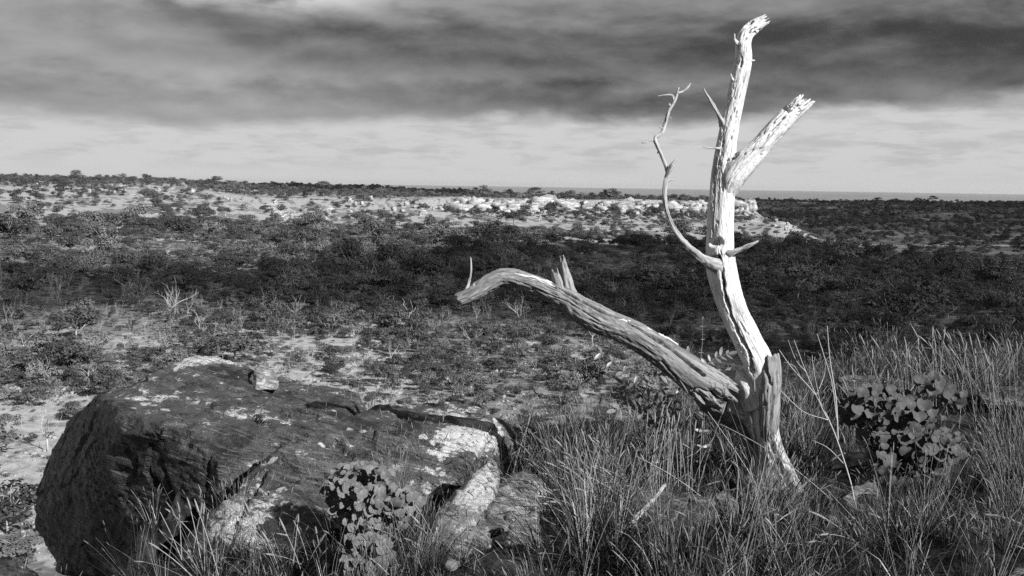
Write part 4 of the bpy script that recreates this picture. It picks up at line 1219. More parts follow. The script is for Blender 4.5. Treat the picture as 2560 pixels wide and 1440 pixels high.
# pebbles and litter between the tufts
def stone_mesh(seed, mat, sub=1, sq=0.6, rough=0.3):
    bm = bmesh.new(); bmesh.ops.create_icosphere(bm, subdivisions=sub, radius=1.0)
    V = np.array([v.co[:] for v in bm.verts])
    V = np.sign(V) * np.abs(V) ** sq
    V += fbm(V * 1.3, 3, seed)[:, None] * rough * V
    V *= np.array([1.0, 0.8, 0.6])
    T = [[v.index for v in f.verts] for f in bm.faces]
    bm.free()
    return make_mesh('stone', V, None, np.array(T), False, (M[mat],))


c_stone = proto_coll('litter_stone', [stone_mesh(s, 'litter') for s in range(6)])
n = 700
x = rng.uniform(-2.4, 5.5, n); y = rng.uniform(3.0, 9.0, n)
k = lip_sd(x, y) < 0
x, y = x[k], y[k]; n = len(x)
s_ = rng.gamma(1.6, 0.007, n) + 0.005
scatter('pebbles', c_stone, np.stack([x, y, H(x, y) + s_ * 0.2], 1), rng.uniform(0, 6.28, (n, 3)) * np.array([0.1, 0.1, 1]), np.repeat(s_[:, None], 3, 1), rng.integers(0, 6, n), 'small pebbles scattered on the soil between grass tufts')


# ------------------------------------------------------------------ single tall grass stalks that stand out
def stalk(base, tip, head, r, label, group, sag=0.06, rad=0.0020, name='grass_stalk', headr=0.0075):
    base, tip = np.asarray(base, float), np.asarray(tip, float)
    root = empty(name, base)
    tag(root, label, 'grass stalk', group)
    d = tip - base; L = np.linalg.norm(d)
    side = np.array([d[0], d[1], 0.0]) * 0.5
    pts = [d * t - np.array([0, 0, -1]) * L * sag * math.sin(math.pi * t) * 1.0 for t in np.linspace(0, 1, 8)]
    g = Geo(); V, Q, T = simple_tube(pts, np.linspace(rad * 1.3, rad * .75, 8), 4); g.add(V, Q, T, 0)
    link('stem', g.mesh('stem', (M['stalk'],)), root)
    if head > 0:
        dirn = pts[-1] - pts[-2]; dirn /= np.linalg.norm(dirn)
        g = Geo(); seed_head(g, pts[-1] - dirn * head * 0.2, dirn, head, headr * 1.25, 0)
        link('seed_head', g.mesh('seed_head', (M['spike'],), False), root)
    return root


def gp(px, d):
    """ground point under photo column px at depth d"""
    p = P(px, 1000, d)
    return np.array([p[0], p[1], float(H(np.array([p[0]]), np.array([p[1]]))[0]) - 0.02])


rnd.seed(5)
for k in range(64):
    px = rnd.uniform(2150, 2575); d = rnd.uniform(7.2, 8.8)
    b = gp(px, d); tx = px + rnd.gauss(-22, 40); ty = rnd.uniform(840, 950) + (0 if px > 2250 else 50)
    stalk(b, P(tx, ty, d + rnd.uniform(-.2, .2)), rnd.uniform(0.09, 0.17), 0, 'tall dry grass stalk with bristly seed head on the ridge right of the broad-leaved bush' if px > 2330 else 'tall dry grass stalk with bristly seed head rising behind the broad-leaved bush', 'tall grass stalks on the right-hand ridge', headr=0.0095)
for k in range(26):
    px = rnd.uniform(1610, 1770); d = rnd.uniform(6.0, 6.9)
    b = gp(px, d)
    stalk(b, P(px + rnd.gauss(0, 25), rnd.uniform(1030, 1110), d), rnd.uniform(0.07, 0.13), 0, 'upright grass stalk with seed head in the clump under the fallen limb', 'upright grass stalks under the limb', headr=0.008)
for k in range(46):
    px = rnd.uniform(1500, 1660); d = rnd.uniform(5.6, 6.6)
    b = gp(px, d); f = rnd.random()
    stalk(b, P(px - 60 - 150 * f + rnd.gauss(0, 20), 1120 + 170 * f + rnd.gauss(0, 30), d - rnd.uniform(0, .3)), rnd.uniform(0.07, 0.12), 0, 'grass stalk arching left in the tussock between rocks and fallen limb', 'arching stalks of the big tussock', sag=0.10, headr=0.008)
for k in range(40):
    px = rnd.uniform(430, 1240); d = rnd.uniform(4.7, 5.2)
    b = gp(px, d)
    stalk(b, P(px + rnd.gauss(-25, 40), rnd.uniform(1270, 1390), d), rnd.uniform(0.06, 0.11), 0, 'short grass stalk with seed head at the foot of the boulder', 'grass stalks along the foot of the boulder', headr=0.007)
for k in range(34):
    px = rnd.uniform(1500, 2560); d = rnd.uniform(4.1, 5.2)
    b = gp(px, d)
    stalk(b, P(px + rnd.gauss(-50, 60), rnd.uniform(1270, 1400), d - rnd.uniform(-.1, .3)), rnd.uniform(0.06, 0.10), 0, 'grass stalk with seed head in the dark foreground grass', 'grass stalks in the dark foreground', sag=0.05, headr=0.0075)
for k, (b0, t0, d, lab) in enumerate((((1425, 1180), (1340, 985), 7.2, 'thin bent bare stalk standing alone right of the boulder block'), ((1810, 1290), (1590, 1140), 5.9, 'long bare stalk leaning left across the foot of the dead tree'),
                                      ((2000, 1420), (1770, 1030), 5.4, 'very long bare stalk leaning across the dark lower stem'), ((2080, 1250), (1800, 1060), 5.8, 'long straight stalk crossing the front of the dead tree'),
                                      ((1270, 1230), (1320, 1060), 6.9, 'slim upright stalk with a seed head at the right end of the boulder'), ((470, 1440), (400, 1280), 5.2, 'bare forked stalk against the shaded face of the boulder'))):
    stalk(P(b0[0], b0[1], d), P(t0[0], t0[1], d), 0.1 if k == 4 else 0, 0, lab, None, sag=0.05, rad=0.0022)

# ------------------------------------------------------------------ dry branching stalks right of the tree
def bare_plant(name, base, lines, label, cat, r0=0.004, mat='drystem'):
    root = empty(name, base); tag(root, label, cat)
    for ln, ra in lines:
        pts = [np.asarray(P(*q)) - base for q in ln]
        V, Q, T = simple_tube(pts, np.linspace(ra, ra * 0.4, len(pts)), 6, 0.02)
        link('stem', make_mesh('stem', V, Q, T, True, (M[mat],)), root)
    return root


b = gp(2150, 5.75)
bpx = to_px(b)
bx, by = float(bpx[0][0]), float(bpx[1][0])
bare_plant('dry_stalk_plant', b, [
    ([(bx, by, 5.75), (2125, 1200, 5.76), (2085, 1080, 5.8), (2040, 990, 5.85), (1980, 920, 5.9), (1948, 875, 5.95)], 0.0045),
    ([(2085, 1080, 5.8), (2050, 1010, 5.9), (2015, 930, 5.95), (1985, 850, 6.0)], 0.0035), ([(2095, 1100, 5.8), (2090, 1000, 5.8), (2075, 900, 5.8), (2068, 815, 5.8)], 0.0045), ([(2092, 1050, 5.8), (2080, 960, 5.75), (2060, 890, 5.7), (2043, 835, 5.7)], 0.0035),
    ([(2050, 1005, 5.85), (2035, 930, 5.8), (2030, 890, 5.8)], 0.0022), ([(2015, 930, 5.95), (1990, 900, 5.95), (1970, 850, 5.95)], 0.0025), ([(2040, 990, 5.85), (2060, 940, 5.9), (2064, 900, 5.9)], 0.0022),
    ([(2070, 1050, 5.8), (2010, 1030, 5.85), (1960, 985, 5.9), (1945, 970, 5.9)], 0.003), ([(2110, 1160, 5.78), (2070, 1120, 5.7), (2030, 1100, 5.7)], 0.0025), ([(2000, 940, 5.9), (1985, 915, 5.85), (1960, 905, 5.85)], 0.002)],
    'bare pale branching dry stalks standing right beside the dead tree', 'dry plant')
# fallen stick and other sticks
def stick(rows, label, mat='wood_grey'):
    V, Q, T, G, Bk = limb_tube(rows, 0.008, 20, 0.02, 3, rnd.randrange(99), 0.12, 0.25, 0.0015, 0.003, hollow=False)
    c = V.mean(0)
    me = make_mesh('fallen_stick', V - c, Q, T, True, (M[mat],)); add_attr(me, 'grain', G, 'FLOAT_VECTOR'); add_attr(me, 'bark', Bk)
    tag(link('fallen_stick', me, None, c), label, 'stick')


stick([(1452, 1403, 4.75, 16), (1490, 1375, 4.85, 16), (1540, 1340, 4.95, 15), (1580, 1305, 5.05, 13), (1625, 1258, 5.15, 11), (1665, 1210, 5.25, 8)], 'fallen pale stick leaning in the grass below the tussock', 'twig')
stick([(2255, 1360, 4.6, 5), (2280, 1375, 4.6, 6), (2310, 1385, 4.6, 6), (2330, 1392, 4.6, 4)], 'short pale bent stick in the dark foreground grass', 'wood')
stick([(2460, 1290, 4.4, 14), (2520, 1300, 4.3, 12), (2580, 1330, 4.2, 12)], 'thick bent stem at the right edge of the foreground', 'twig')


# ------------------------------------------------------------------ leafy plants
def broad_leaf(seed, mat='broad'):
    """rounded heart-shaped leaf with toothed edge, folded a little along the midrib; stalk end at the origin, tip towards -Z"""
    r_ = random.Random(seed)
    curl, bend = r_.uniform(-0.5, 0.05), r_.uniform(-0.2, 0.45)
    zs = [0.05, -0.06, -0.24, -0.44, -0.63, -0.79, -0.90]
    ws = [0.20, 0.42, 0.55, 0.56, 0.48, 0.31, 0.08]
    V = []
    for k, (z, w_) in enumerate(zip(zs, ws)):
        for c in (-1, -0.5, 0, 0.5, 1):
            x = c * w_ * (1 + (r_.uniform(-.13, .10) if abs(c) == 1 else 0))
            zz = z + (r_.uniform(-.05, .05) if abs(c) == 1 else 0)
            if k == 0: zz = z - 0.13 * (1 - abs(c)) - 0.02
            if k == 1: zz = z - 0.10 * (1 - abs(c))
            V.append((x, curl * abs(x) ** 1.2 + bend * (z + 0.4) ** 2 + r_.uniform(-.03, .03) + (0.03 if c == 0 else 0), zz))
    Q = [(a * 5 + c, a * 5 + c + 1, a * 5 + c + 6, a * 5 + c + 5) for a in range(6) for c in range(4)]
    return make_mesh('leaf', np.array(V), np.array(Q), None, True, (M[mat],))


def oval_leaf(seed):
    r_ = random.Random(seed)
    V = np.array([(0, 0, 0), (-0.17, -.03, -0.25), (0, .02, -0.28), (0.17, -.03, -0.25), (-0.2, -.05, -0.55), (0, .0, -0.58), (0.2, -.05, -0.55), (-0.12, -.06, -.85), (0, -.04, -.87), (0.12, -.06, -.85), (0, -.1, -1.0)])
    V[:, 1] += np.array([r_.uniform(-.02, .02) for _ in V])
    Q = [(1, 2, 5, 4), (2, 3, 6, 5), (4, 5, 8, 7), (5, 6, 9, 8)]
    T = [(0, 2, 1), (0, 3, 2), (7, 8, 10), (8, 9, 10)]
    return make_mesh('leaflet', V, np.array(Q), np.array(T), True, (M['pinnate'],))


LEAF = [broad_leaf(s) for s in range(6)]
LEAF_D = [broad_leaf(s + 20, 'broad_dark') for s in range(6)]
OVAL = [oval_leaf(s) for s in range(5)]


def leaf_rot(normal, tipdir):
    """rotation with local -Z along tipdir and local -Y along normal (the upper side)"""
    z = -np.asarray(tipdir, float); z /= np.linalg.norm(z)
    y = -np.asarray(normal, float); y = y - (y @ z) * z; y /= np.linalg.norm(y)
    x = np.cross(y, z)
    return Matrix(((x[0], y[0], z[0]), (x[1], y[1], z[1]), (x[2], y[2], z[2]))).to_euler()


def leafy(name, base, spots, size, label, depth, bulge, facing=0.5, leaves=None):
    root = empty(name, base); tag(root, label, 'leafy plant')
    stems = Geo()
    view = -P(spots[0][0], spots[0][1], 1.0); view /= np.linalg.norm(view)
    for k, (px, py, dd) in enumerate(spots):
        d = depth + dd
        p = P(px, py, d)
        nrm = SUN * 0.7 + view * facing + np.array([0, 0, 0.2]) + rng.normal(0, 0.26, 3)
        nrm /= np.linalg.norm(nrm)
        tip = np.array([rng.normal(0, 0.45), rng.normal(-0.15, 0.25), -1.0])
        s = size * rng.uniform(0.45, 1.25)
        link('leaf', (leaves or LEAF)[k % 6], root, p - base, leaf_rot(nrm, tip), (s, s, s))
        if k % 2 == 0:
            q = p - base
            mid = q * np.array([0.55, 0.55, 0.6]) + np.array([rng.normal(0, .04), 0.12 + rng.normal(0, .04), -0.03])
            V, Q, T = simple_tube([np.array([rng.normal(0, .03), rng.normal(0, .03), -0.03]), mid, q + np.array([0, 0.02, 0.0]), q], [0.004, 0.003, 0.002, 0.0012], 5, 0.04)
            stems.add(V, Q, T)
    link('stem', stems.mesh('stem', (M['stem'],)), root)
    return root


def fill(cells, n, dj):
    """leaf spots spread over ellipses (cx, cy, rx, ry)"""
    out = []
    area = [c[2] * c[3] for c in cells]
    tries = 0
    while len(out) < n and tries < 6000:
        tries += 1
        c = rnd.choices(cells, area)[0]
        a, r_ = rnd.uniform(0, 6.28), math.sqrt(rnd.random())
        p = (c[0] + c[2] * r_ * math.cos(a), c[1] + c[3] * r_ * math.sin(a))
        if all((p[0] - q[0]) ** 2 + (p[1] - q[1]) ** 2 > dj ** 2 for q in out):
            out.append((p[0], p[1], -0.16 * (1 - r_) + rnd.uniform(-.05, .12)))
    return out


rnd.seed(21)
leafy('broad_leaved_plant', gp(940, 5.05), fill([(920, 1175, 60, 25), (900, 1215, 85, 35), (930, 1260, 105, 40), (1010, 1240, 50, 30), (910, 1295, 70, 25)], 190, 10) + [(a, b, 0.16) for a, b, _ in fill([(900, 1180, 70, 30), (905, 1230, 90, 45), (940, 1270, 105, 40), (1000, 1245, 50, 30)], 90, 15)], 0.053, 'leafy plant with round toothed leaves growing against the front of the boulder', 4.95, 0.1)
leafy('broad_leaved_plant', gp(930, 4.72), fill([(915, 1350, 60, 22), (920, 1395, 70, 28), (960, 1420, 55, 20), (890, 1430, 50, 20)], 100, 10), 0.053, 'lower clump of round toothed leaves at the bottom edge below the boulder', 4.6, 0.1)
leafy('broad_leaved_bush', gp(2240, 6.5), fill([(2180, 985, 60, 32), (2240, 1020, 85, 45), (2280, 1080, 90, 50), (2260, 1140, 85, 45), (2320, 1130, 75, 50), (2260, 1190, 65, 25), (2330, 950, 35, 22), (2150, 1010, 45, 30), (2385, 985, 22, 25), (2380, 1110, 40, 35)], 230, 12) + [(a, b, 0.2) for a, b, _ in fill([(2190, 1000, 80, 50), (2260, 1060, 110, 70), (2280, 1150, 100, 60)], 68, 20)], 0.074, 'broad-leaved bush with overlapping rounded leaves right of the dead tree', 6.35, 0.15, 0.7, LEAF_D)


def pinnate_shrub(base, sprays, label):
    root = empty('pinnate_leaved_shrub', base); tag(root, label, 'shrub')
    stems = Geo()
    for (line, ln, pairs) in sprays:
        pts = np.array([P(*q) for q in line])
        R, l = catmull(pts, 0.012)
        V, Q, T = simple_tube(R - base, np.linspace(0.0035, 0.0012, len(R)), 5); stems.add(V, Q, T)
        for k in range(pairs):
            t = (k + 0.7) / (pairs + 0.2)
            i = min(int(t * len(R)), len(R) - 2)
            tg = R[i + 1] - R[i]; tg /= np.linalg.norm(tg)
            for side in (-1, 1):
                up = SUN * 0.5 + np.array([0, -0.45, 0.5]) + rng.normal(0, .25, 3)
                lat = np.cross(tg, up); lat /= np.linalg.norm(lat)
                tip = lat * side * 0.9 + tg * 0.45 + np.array([0, 0, -0.25]) + rng.normal(0, .12, 3)
                s = ln * rng.uniform(0.6, 0.95)
                link('leaflet', OVAL[rng.integers(0, 5)], root, R[i] - base, leaf_rot(up, tip), (s * 0.95, s, s))
        tip = R[-1] - R[-3]
        link('leaflet', OVAL[0], root, R[-1] - base, leaf_rot(SUN * 0.5 + np.array([0, -.4, .5]), tip), (ln, ln, ln))
    link('stem', stems.mesh('stem', (M['stem'],)), root)


b = gp(1640, 6.95)
pinnate_shrub(b, [
    ([tuple(to_px(b)[k][0] for k in range(3)), (1640, 1060, 6.9), (1610, 990, 6.9), (1560, 930, 6.9), (1520, 895, 6.9), (1480, 870, 6.9), (1452, 860, 6.9)], 0.085, 12),
    ([(1640, 1060, 6.9), (1600, 1020, 6.8), (1555, 1000, 6.7), (1530, 1005, 6.7)], 0.085, 6), ([(1650, 1070, 6.9), (1640, 1010, 6.8), (1610, 985, 6.75), (1585, 975, 6.7), (1560, 960, 6.7)], 0.08, 8),
    ([(1655, 1070, 6.9), (1665, 1020, 6.8), (1670, 1000, 6.75), (1660, 985, 6.7)], 0.085, 5), ([(1650, 1070, 6.9), (1620, 1050, 6.7), (1570, 1020, 6.65), (1540, 1025, 6.6)], 0.085, 6),
    ([(1660, 1070, 6.9), (1685, 1020, 6.85), (1690, 985, 6.8), (1670, 960, 6.8)], 0.08, 6), ([(1610, 985, 6.9), (1625, 950, 6.9), (1650, 940, 6.9)], 0.07, 5), ([(1670, 1070, 6.8), (1690, 1040, 6.7), (1670, 1015, 6.6), (1655, 1025, 6.6)], 0.085, 5)],
    'shrub with paired oval leaflets growing behind the fallen limb')
b = gp(1760, 7.2)
pinnate_shrub(b, [
    ([tuple(to_px(b)[k][0] for k in range(3)), (1762, 1000, 7.2), (1755, 935, 7.2), (1735, 900, 7.2), (1715, 882, 7.2), (1700, 880, 7.2)], 0.08, 8), ([(1755, 935, 7.2), (1775, 905, 7.2), (1800, 890, 7.2), (1820, 885, 7.2)], 0.08, 6),
    ([(1760, 960, 7.2), (1785, 935, 7.15), (1810, 930, 7.1), (1830, 945, 7.1)], 0.08, 5), ([(1757, 940, 7.2), (1752, 900, 7.2), (1756, 850, 7.2), (1757, 800, 7.2)], 0.03, 4)],
    'small shrub with paired leaflets in the crook between the limb and the trunk')
# ------------------------------------------------------------------ valley trees and bushes
def crown_mesh(seed, lobes, nleaf, leaf, mat, flat=0.55, layered=False):
    """foliage: many small leaf clumps over uneven lobes; unit crown about 1 m wide, base at z = 0"""
    r = np.random.default_rng(seed)
    C, Rr = [], []
    for k in range(lobes):
        a = r.uniform(0, 6.28); q = math.sqrt(r.random()) * 0.34
        z = 0.30 + 0.5 * r.random() * flat * 1.4 * (1 - q * 0.9)
        C.append((q * math.cos(a), q * math.sin(a), z)); Rr.append(r.uniform(0.12, 0.24))
    C, Rr = np.array(C), np.array(Rr)
    i = r.integers(0, lobes, nleaf)
    d = r.normal(0, 1, (nleaf, 3)); d[:, 2] = np.abs(d[:, 2]) * 0.9 - 0.25; d /= np.linalg.norm(d, axis=1)[:, None]
    p = C[i] + d * (Rr[i] * r.uniform(0.55, 1.08, nleaf))[:, None] * np.array([1.15, 1.15, 0.55 if layered else 0.8])
    nrm = d * 1.0 + np.array([0, 0, 0.35]) + r.normal(0, 0.28, (nleaf, 3)); nrm /= np.linalg.norm(nrm, axis=1)[:, None]
    e1 = np.cross(nrm, r.normal(0, 1, (nleaf, 3))); e1 /= np.linalg.norm(e1, axis=1)[:, None]
    e2 = np.cross(nrm, e1)
    s = leaf * r.uniform(0.6, 1.4, nleaf)[:, None]
    V = np.stack([p + e1 * s, p + e2 * s * 0.55 + nrm * s * .12, p - e1 * s, p - e2 * s * 0.55 - nrm * s * .1], 1).reshape(-1, 3)
    return make_mesh('crown', V, np.arange(nleaf * 4).reshape(-1, 4), None, False, (M[mat],))


def trunk_mesh(seed, mat, nl=4, h=0.62, r0=0.022, bare=False):
    """tapered trunk with limbs"""
    r = random.Random(seed)
    g = Geo()
    lean = (r.uniform(-.1, .1), r.uniform(-.1, .1))
    th = h * r.uniform(0.35, 0.5)
    top = np.array([lean[0] * th, lean[1] * th, th])
    V, Q, T = simple_tube([(0, 0, -0.05), top * 0.5 + np.array([r.uniform(-.02, .02), 0, 0]), top], [r0 * 1.3, r0, r0 * .85], 6); g.add(V, Q, T)
    def grow(p, d, L, ra, lev):
        n_ = 3
        pts = [p]
        for k in range(n_):
            d = d + np.array([r.gauss(0, .25), r.gauss(0, .25), r.gauss(0.08, .15)]); d = d / np.linalg.norm(d)
            pts.append(pts[-1] + d * L / n_)
        V, Q, T = simple_tube(pts, np.linspace(ra, ra * .45, n_ + 1), 5 if lev == 0 else 4); g.add(V, Q, T)
        if lev < (2 if bare else 1):
            for _ in range(2 + (r.random() < .5)):
                a = r.uniform(0, 6.28)
                grow(pts[r.choice([1, 2, 3])], d + np.array([math.cos(a) * .8, math.sin(a) * .8, .3]), L * .6, ra * .5, lev + 1)
    for k in range(nl):
        a = 6.28 * k / nl + r.uniform(-.5, .5)
        d = np.array([math.cos(a) * .75, math.sin(a) * .75, r.uniform(.5, 1.1)]); d /= np.linalg.norm(d)
        grow(top * r.uniform(.75, 1.0), d, h * r.uniform(.55, .8), r0 * .6, 0)
    return g.mesh('trunk', (M[mat],))


CR = [crown_mesh(200 + k, 12, 1100, 0.032, 'crown', 0.62, True) for k in range(5)] + [crown_mesh(220 + k, 9, 850, 0.036, 'crown', 0.5) for k in range(4)] + [crown_mesh(240 + k, 9, 600, 0.034, 'crown_pale', 0.5) for k in range(3)]
CRU = [crown_mesh(260 + k, 13, 620, 0.032, 'crown', 0.25, True) for k in range(3)]
TK = [trunk_mesh(300 + k, 'bark_pale', 4, 0.60, 0.017) for k in range(6)]
TKD = [trunk_mesh(300 + k, 'bark_dark', 3, 0.55, 0.015) for k in range(6)]
BARE = [trunk_mesh(320 + k, 'dead_pale', 3 + k % 2, 0.95, 0.024, True) for k in range(6)]


def comb(name, a, b):
    """crown and trunk as one prototype for the far mass of trees"""
    g = Geo()
    V = np.empty(len(a.vertices) * 3); a.vertices.foreach_get('co', V)
    g.add(V.reshape(-1, 3), np.arange(len(a.vertices)).reshape(-1, 4), None, 0)
    V = np.empty(len(b.vertices) * 3); b.vertices.foreach_get('co', V); V = V.reshape(-1, 3)
    q = [tuple(p.vertices) for p in b.polygons if len(p.vertices) == 4]; t = [tuple(p.vertices) for p in b.polygons if len(p.vertices) == 3]
    g.add(V, q, t, 1)
    return g.mesh(name, (a.materials[0], b.materials[0]), False)


c_far = proto_coll('far_tree', [comb('far_tree', CR[k], TKD[k % 6]) for k in range(12)] + [comb('far_tree', CRU[k], TKD[k]) for k in range(3)])

# candidate positions, denser where the ground is not bare
N0 = 95000
az = rng.uniform(-0.60, 0.60, N0)
Dd = np.concatenate([np.sqrt(rng.uniform(15.0 ** 2, 330.0 ** 2, 42000)), np.sqrt(rng.uniform(330.0 ** 2, 1050.0 ** 2, N0 - 42000))])
bx_, by_ = Dd * np.sin(az), Dd * np.cos(az)
pl, _ = pale_field(bx_, by_)
dn = fbm(np.stack([bx_ * 0.02, by_ * 0.02, bx_ * 0], -1), 3, 51)
accept = np.interp(Dd, [34, 60, 120, 165, 260, 330, 480, 700, 1050], [0.60, 0.54, 0.40, 0.30, 0.22, 0.18, 0.32, 0.7, 0.8]) * (1.0 - 0.58 * pl) * (1 + 1.5 * dn)
ok = rng.random(N0) < accept
ok &= lip_sd(bx_, by_) > 5.0
bx_, by_, Dd, pl = bx_[ok], by_[ok], Dd[ok], pl[ok]
_e = 150                                        # bushes hugging the foot of the cliffs
_u = rng.uniform(1130, 1880, _e); _a = np.arctan((_u - 1280) / F); _d = rng.uniform(418, 450, _e)
bx_ = np.concatenate([bx_, _d * np.sin(_a)]); by_ = np.concatenate([by_, _d * np.cos(_a)]); Dd = np.concatenate([Dd, _d]); pl = np.concatenate([pl, 0 * _d])
bz_ = H(bx_, by_)
nb = len(bx_)
size = np.interp(Dd, [34, 70, 110, 150, 200, 270, 350, 460, 700, 1050], [1.1, 1.3, 1.55, 2.0, 2.7, 3.0, 2.9, 2.8, 2.1, 1.9]) * rng.lognormal(0, 0.42, nb)
hgt = size * rng.uniform(0.75, 1.1, nb)
kindp = rng.integers(0, 12, nb)
kindp = np.where(rng.random(nb) < 0.45, rng.integers(0, 5, nb), kindp)
kindp = np.where((Dd > 150) & (Dd < 420) & (rng.random(nb) < 0.12), rng.integers(12, 15, nb), kindp)
ux, uy, ud = to_px(np.stack([bx_, by_, bz_], 1))
# outline of the near ridge, boulder and grass in the photograph: what stands lower cannot be seen
sky_x = [-100, 60, 90, 180, 240, 420, 520, 620, 800, 1000, 1150, 1300, 1400, 1600, 1750, 1880, 1960, 2100, 2560, 2700]
sky_y = [1500, 1500, 1250, 1040, 985, 905, 890, 915, 965, 1010, 1000, 1100, 1180, 1120, 1090, 1000, 1000, 945, 940, 940]
hid = uy - size * F / ud * 0.8 > np.interp(ux, sky_x, sky_y) + 15
inframe = (ux > -60) & (ux < 2620) & ~hid
proj = np.where(inframe, size / ud, 0)
order = np.argsort(-proj)
single = np.zeros(nb, bool); single[order[:290]] = True
rest = ~single & (ux > -500) & (ux < 3060) & ~(hid & (Dd < 140))
idx = np.where(rest)[0]
scatter('bushveld', c_far, np.stack([bx_, by_, bz_], 1)[idx], np.stack([rng.normal(0, .05, len(idx)), rng.normal(0, .05, len(idx)), rng.uniform(0, 6.28, len(idx))], 1),
        np.stack([size[idx], size[idx], hgt[idx]], 1), kindp[idx], 'dense low bush and trees covering the valley and the far slopes')


def zone(px, py):
    """where a far bush stands, told by things one can find in the picture"""
    colw = [(110, 'at the left picture edge'), (260, 'left of the boulder'), (430, 'above the left shoulder of the boulder'), (560, 'straight above the boulder hump'), (700, 'above the stone perched on the boulder'), (860, 'right of the perched stone'),
            (1010, 'above the dip between boulder and block'), (1160, 'left of the limb tip'), (1290, 'under the limb tip'), (1420, 'under the splintered stub'), (1560, 'below the middle of the limb'), (1690, 'between limb and side branch'),
            (1800, 'just left of the trunk'), (1930, 'just right of the trunk'), (2060, 'behind the dry stalks'), (2180, 'above the flat ledge'), (2320, 'above the broad-leaved bush'), (2440, 'above the tall seed heads'), (9999, 'at the right picture edge')]
    rowh = [(640, 'far off'), (700, 'in the upper valley'), (760, 'in mid-valley'), (820, 'on the valley floor'), (890, 'low in the valley'), (960, 'on the scree slope'), (1050, 'low on the scree slope'), (9999, 'lowest on the slope')]
    return next(t for v, t in rowh if py < v) + ' ' + next(t for v, t in colw if px < v)


for i in order[:290]:
    root = empty('bushy_tree', (bx_[i], by_[i], bz_[i] - 0.05))
    rz = rng.uniform(0, 6.28)
    root.rotation_euler = (0, 0, rz); root.scale = (size[i], size[i], hgt[i])
    kp = int(kindp[i])
    sz = 'large' if size[i] > 2.3 else ('small' if size[i] < 1.5 else 'medium-sized')
    tone = 'pale dry' if 9 <= kp < 12 else 'dark leafy'
    tag(root, '%s %s bush %s' % (sz, tone, zone(ux[i], uy[i])), 'bush', 'bushes on the valley slope')
    link('crown', CR[kp] if kp < 12 else CRU[kp - 12], root)
    if kp < 5 or rng.random() < 0.5: link('trunk', TK[kp % 6], root)


def vpos(px, py, zg=-18.6):
    """where the line of sight through a photo point meets the valley ground"""
    d = FWD + (px - 1280.0) / F * RGT - (py - 720.0) / F * UPV
    ts = np.linspace(30, 700, 6000)
    pts = d[None] * ts[:, None]
    h = H(pts[:, 0], pts[:, 1])
    k = int(np.argmax(pts[:, 2] < h))
    return np.array([pts[k, 0], pts[k, 1], h[k]])


# single trees and dead trees one can pick out
def valley_tree(px, py, wpx, hpx, label, cr, tk, thick=1.0):
    p = vpos(px, py); D = np.linalg.norm(p)
    wd, ht = wpx * D / F, hpx * D / F
    root = empty('tree', p); tag(root, label, 'tree')
    root.rotation_euler = (0, 0, rng.uniform(0, 6.28))
    link('crown', cr, root, None, None, (wd, wd, ht))
    link('trunk', tk, root, None, None, (wd * thick, wd * thick, ht))


valley_tree(722, 634, 66, 46, 'flat-topped thick-trunked dark tree standing alone in mid-valley', CRU[0], TK[0], 2.6)
valley_tree(190, 850, 130, 92, 'big rounded tree with lit layered crown on the left of the valley floor', CR[0], TK[1])
valley_tree(590, 905, 150, 92, 'wide dark spreading bush just above the hump of the boulder', CR[2], TK[2])
valley_tree(1000, 840, 120, 110, 'tree with a long pale trunk in the middle of the sunlit slope', CR[3], TK[3], 1.5)
valley_tree(310, 705, 90, 60, 'dark domed tree in the shadow band on the left', CR[1], TK[4])
valley_tree(1345, 640, 110, 62, 'dark spreading tree above the splintered stub of the limb', CRU[1], TK[5], 1.6)
valley_tree(1295, 800, 90, 70, 'tree with white forked trunks seen just under the fallen limb', CR[4], TK[0], 1.8)
valley_tree(1525, 810, 130, 90, 'broad tree with pale forked trunk right behind the limb', CRU[2], TK[2], 1.8)
valley_tree(2090, 905, 170, 90, 'dense dark tree directly behind the dry stalks', CR[5], TK[3])
valley_tree(20, 1335, 190, 150, 'dark leafy bush at the left picture edge below the boulder', CR[6], TK[4])
valley_tree(45, 1420, 150, 90, 'low dark bush in the bottom left corner', CR[7], TK[5])
for (px, wpx, hpx, D, lab) in ((282, 22, 13, 880, 'first lone round tree on the skyline of the left ridge'), (378, 30, 17, 880, 'larger lone dark tree on the skyline of the left ridge')):
    a_ = math.atan((px - 1280) / F); p = np.array([D * math.sin(a_), D * math.cos(a_), 0.0]); p[2] = float(H(p[:1], p[1:2])[0])
    root = tag(empty('tree', p), lab, 'tree')
    link('crown', CR[1], root, None, None, (wpx * D / F, wpx * D / F, hpx * D / F)); link('trunk', TKD[1], root, None, None, (wpx * D / F, wpx * D / F, hpx * D / F))
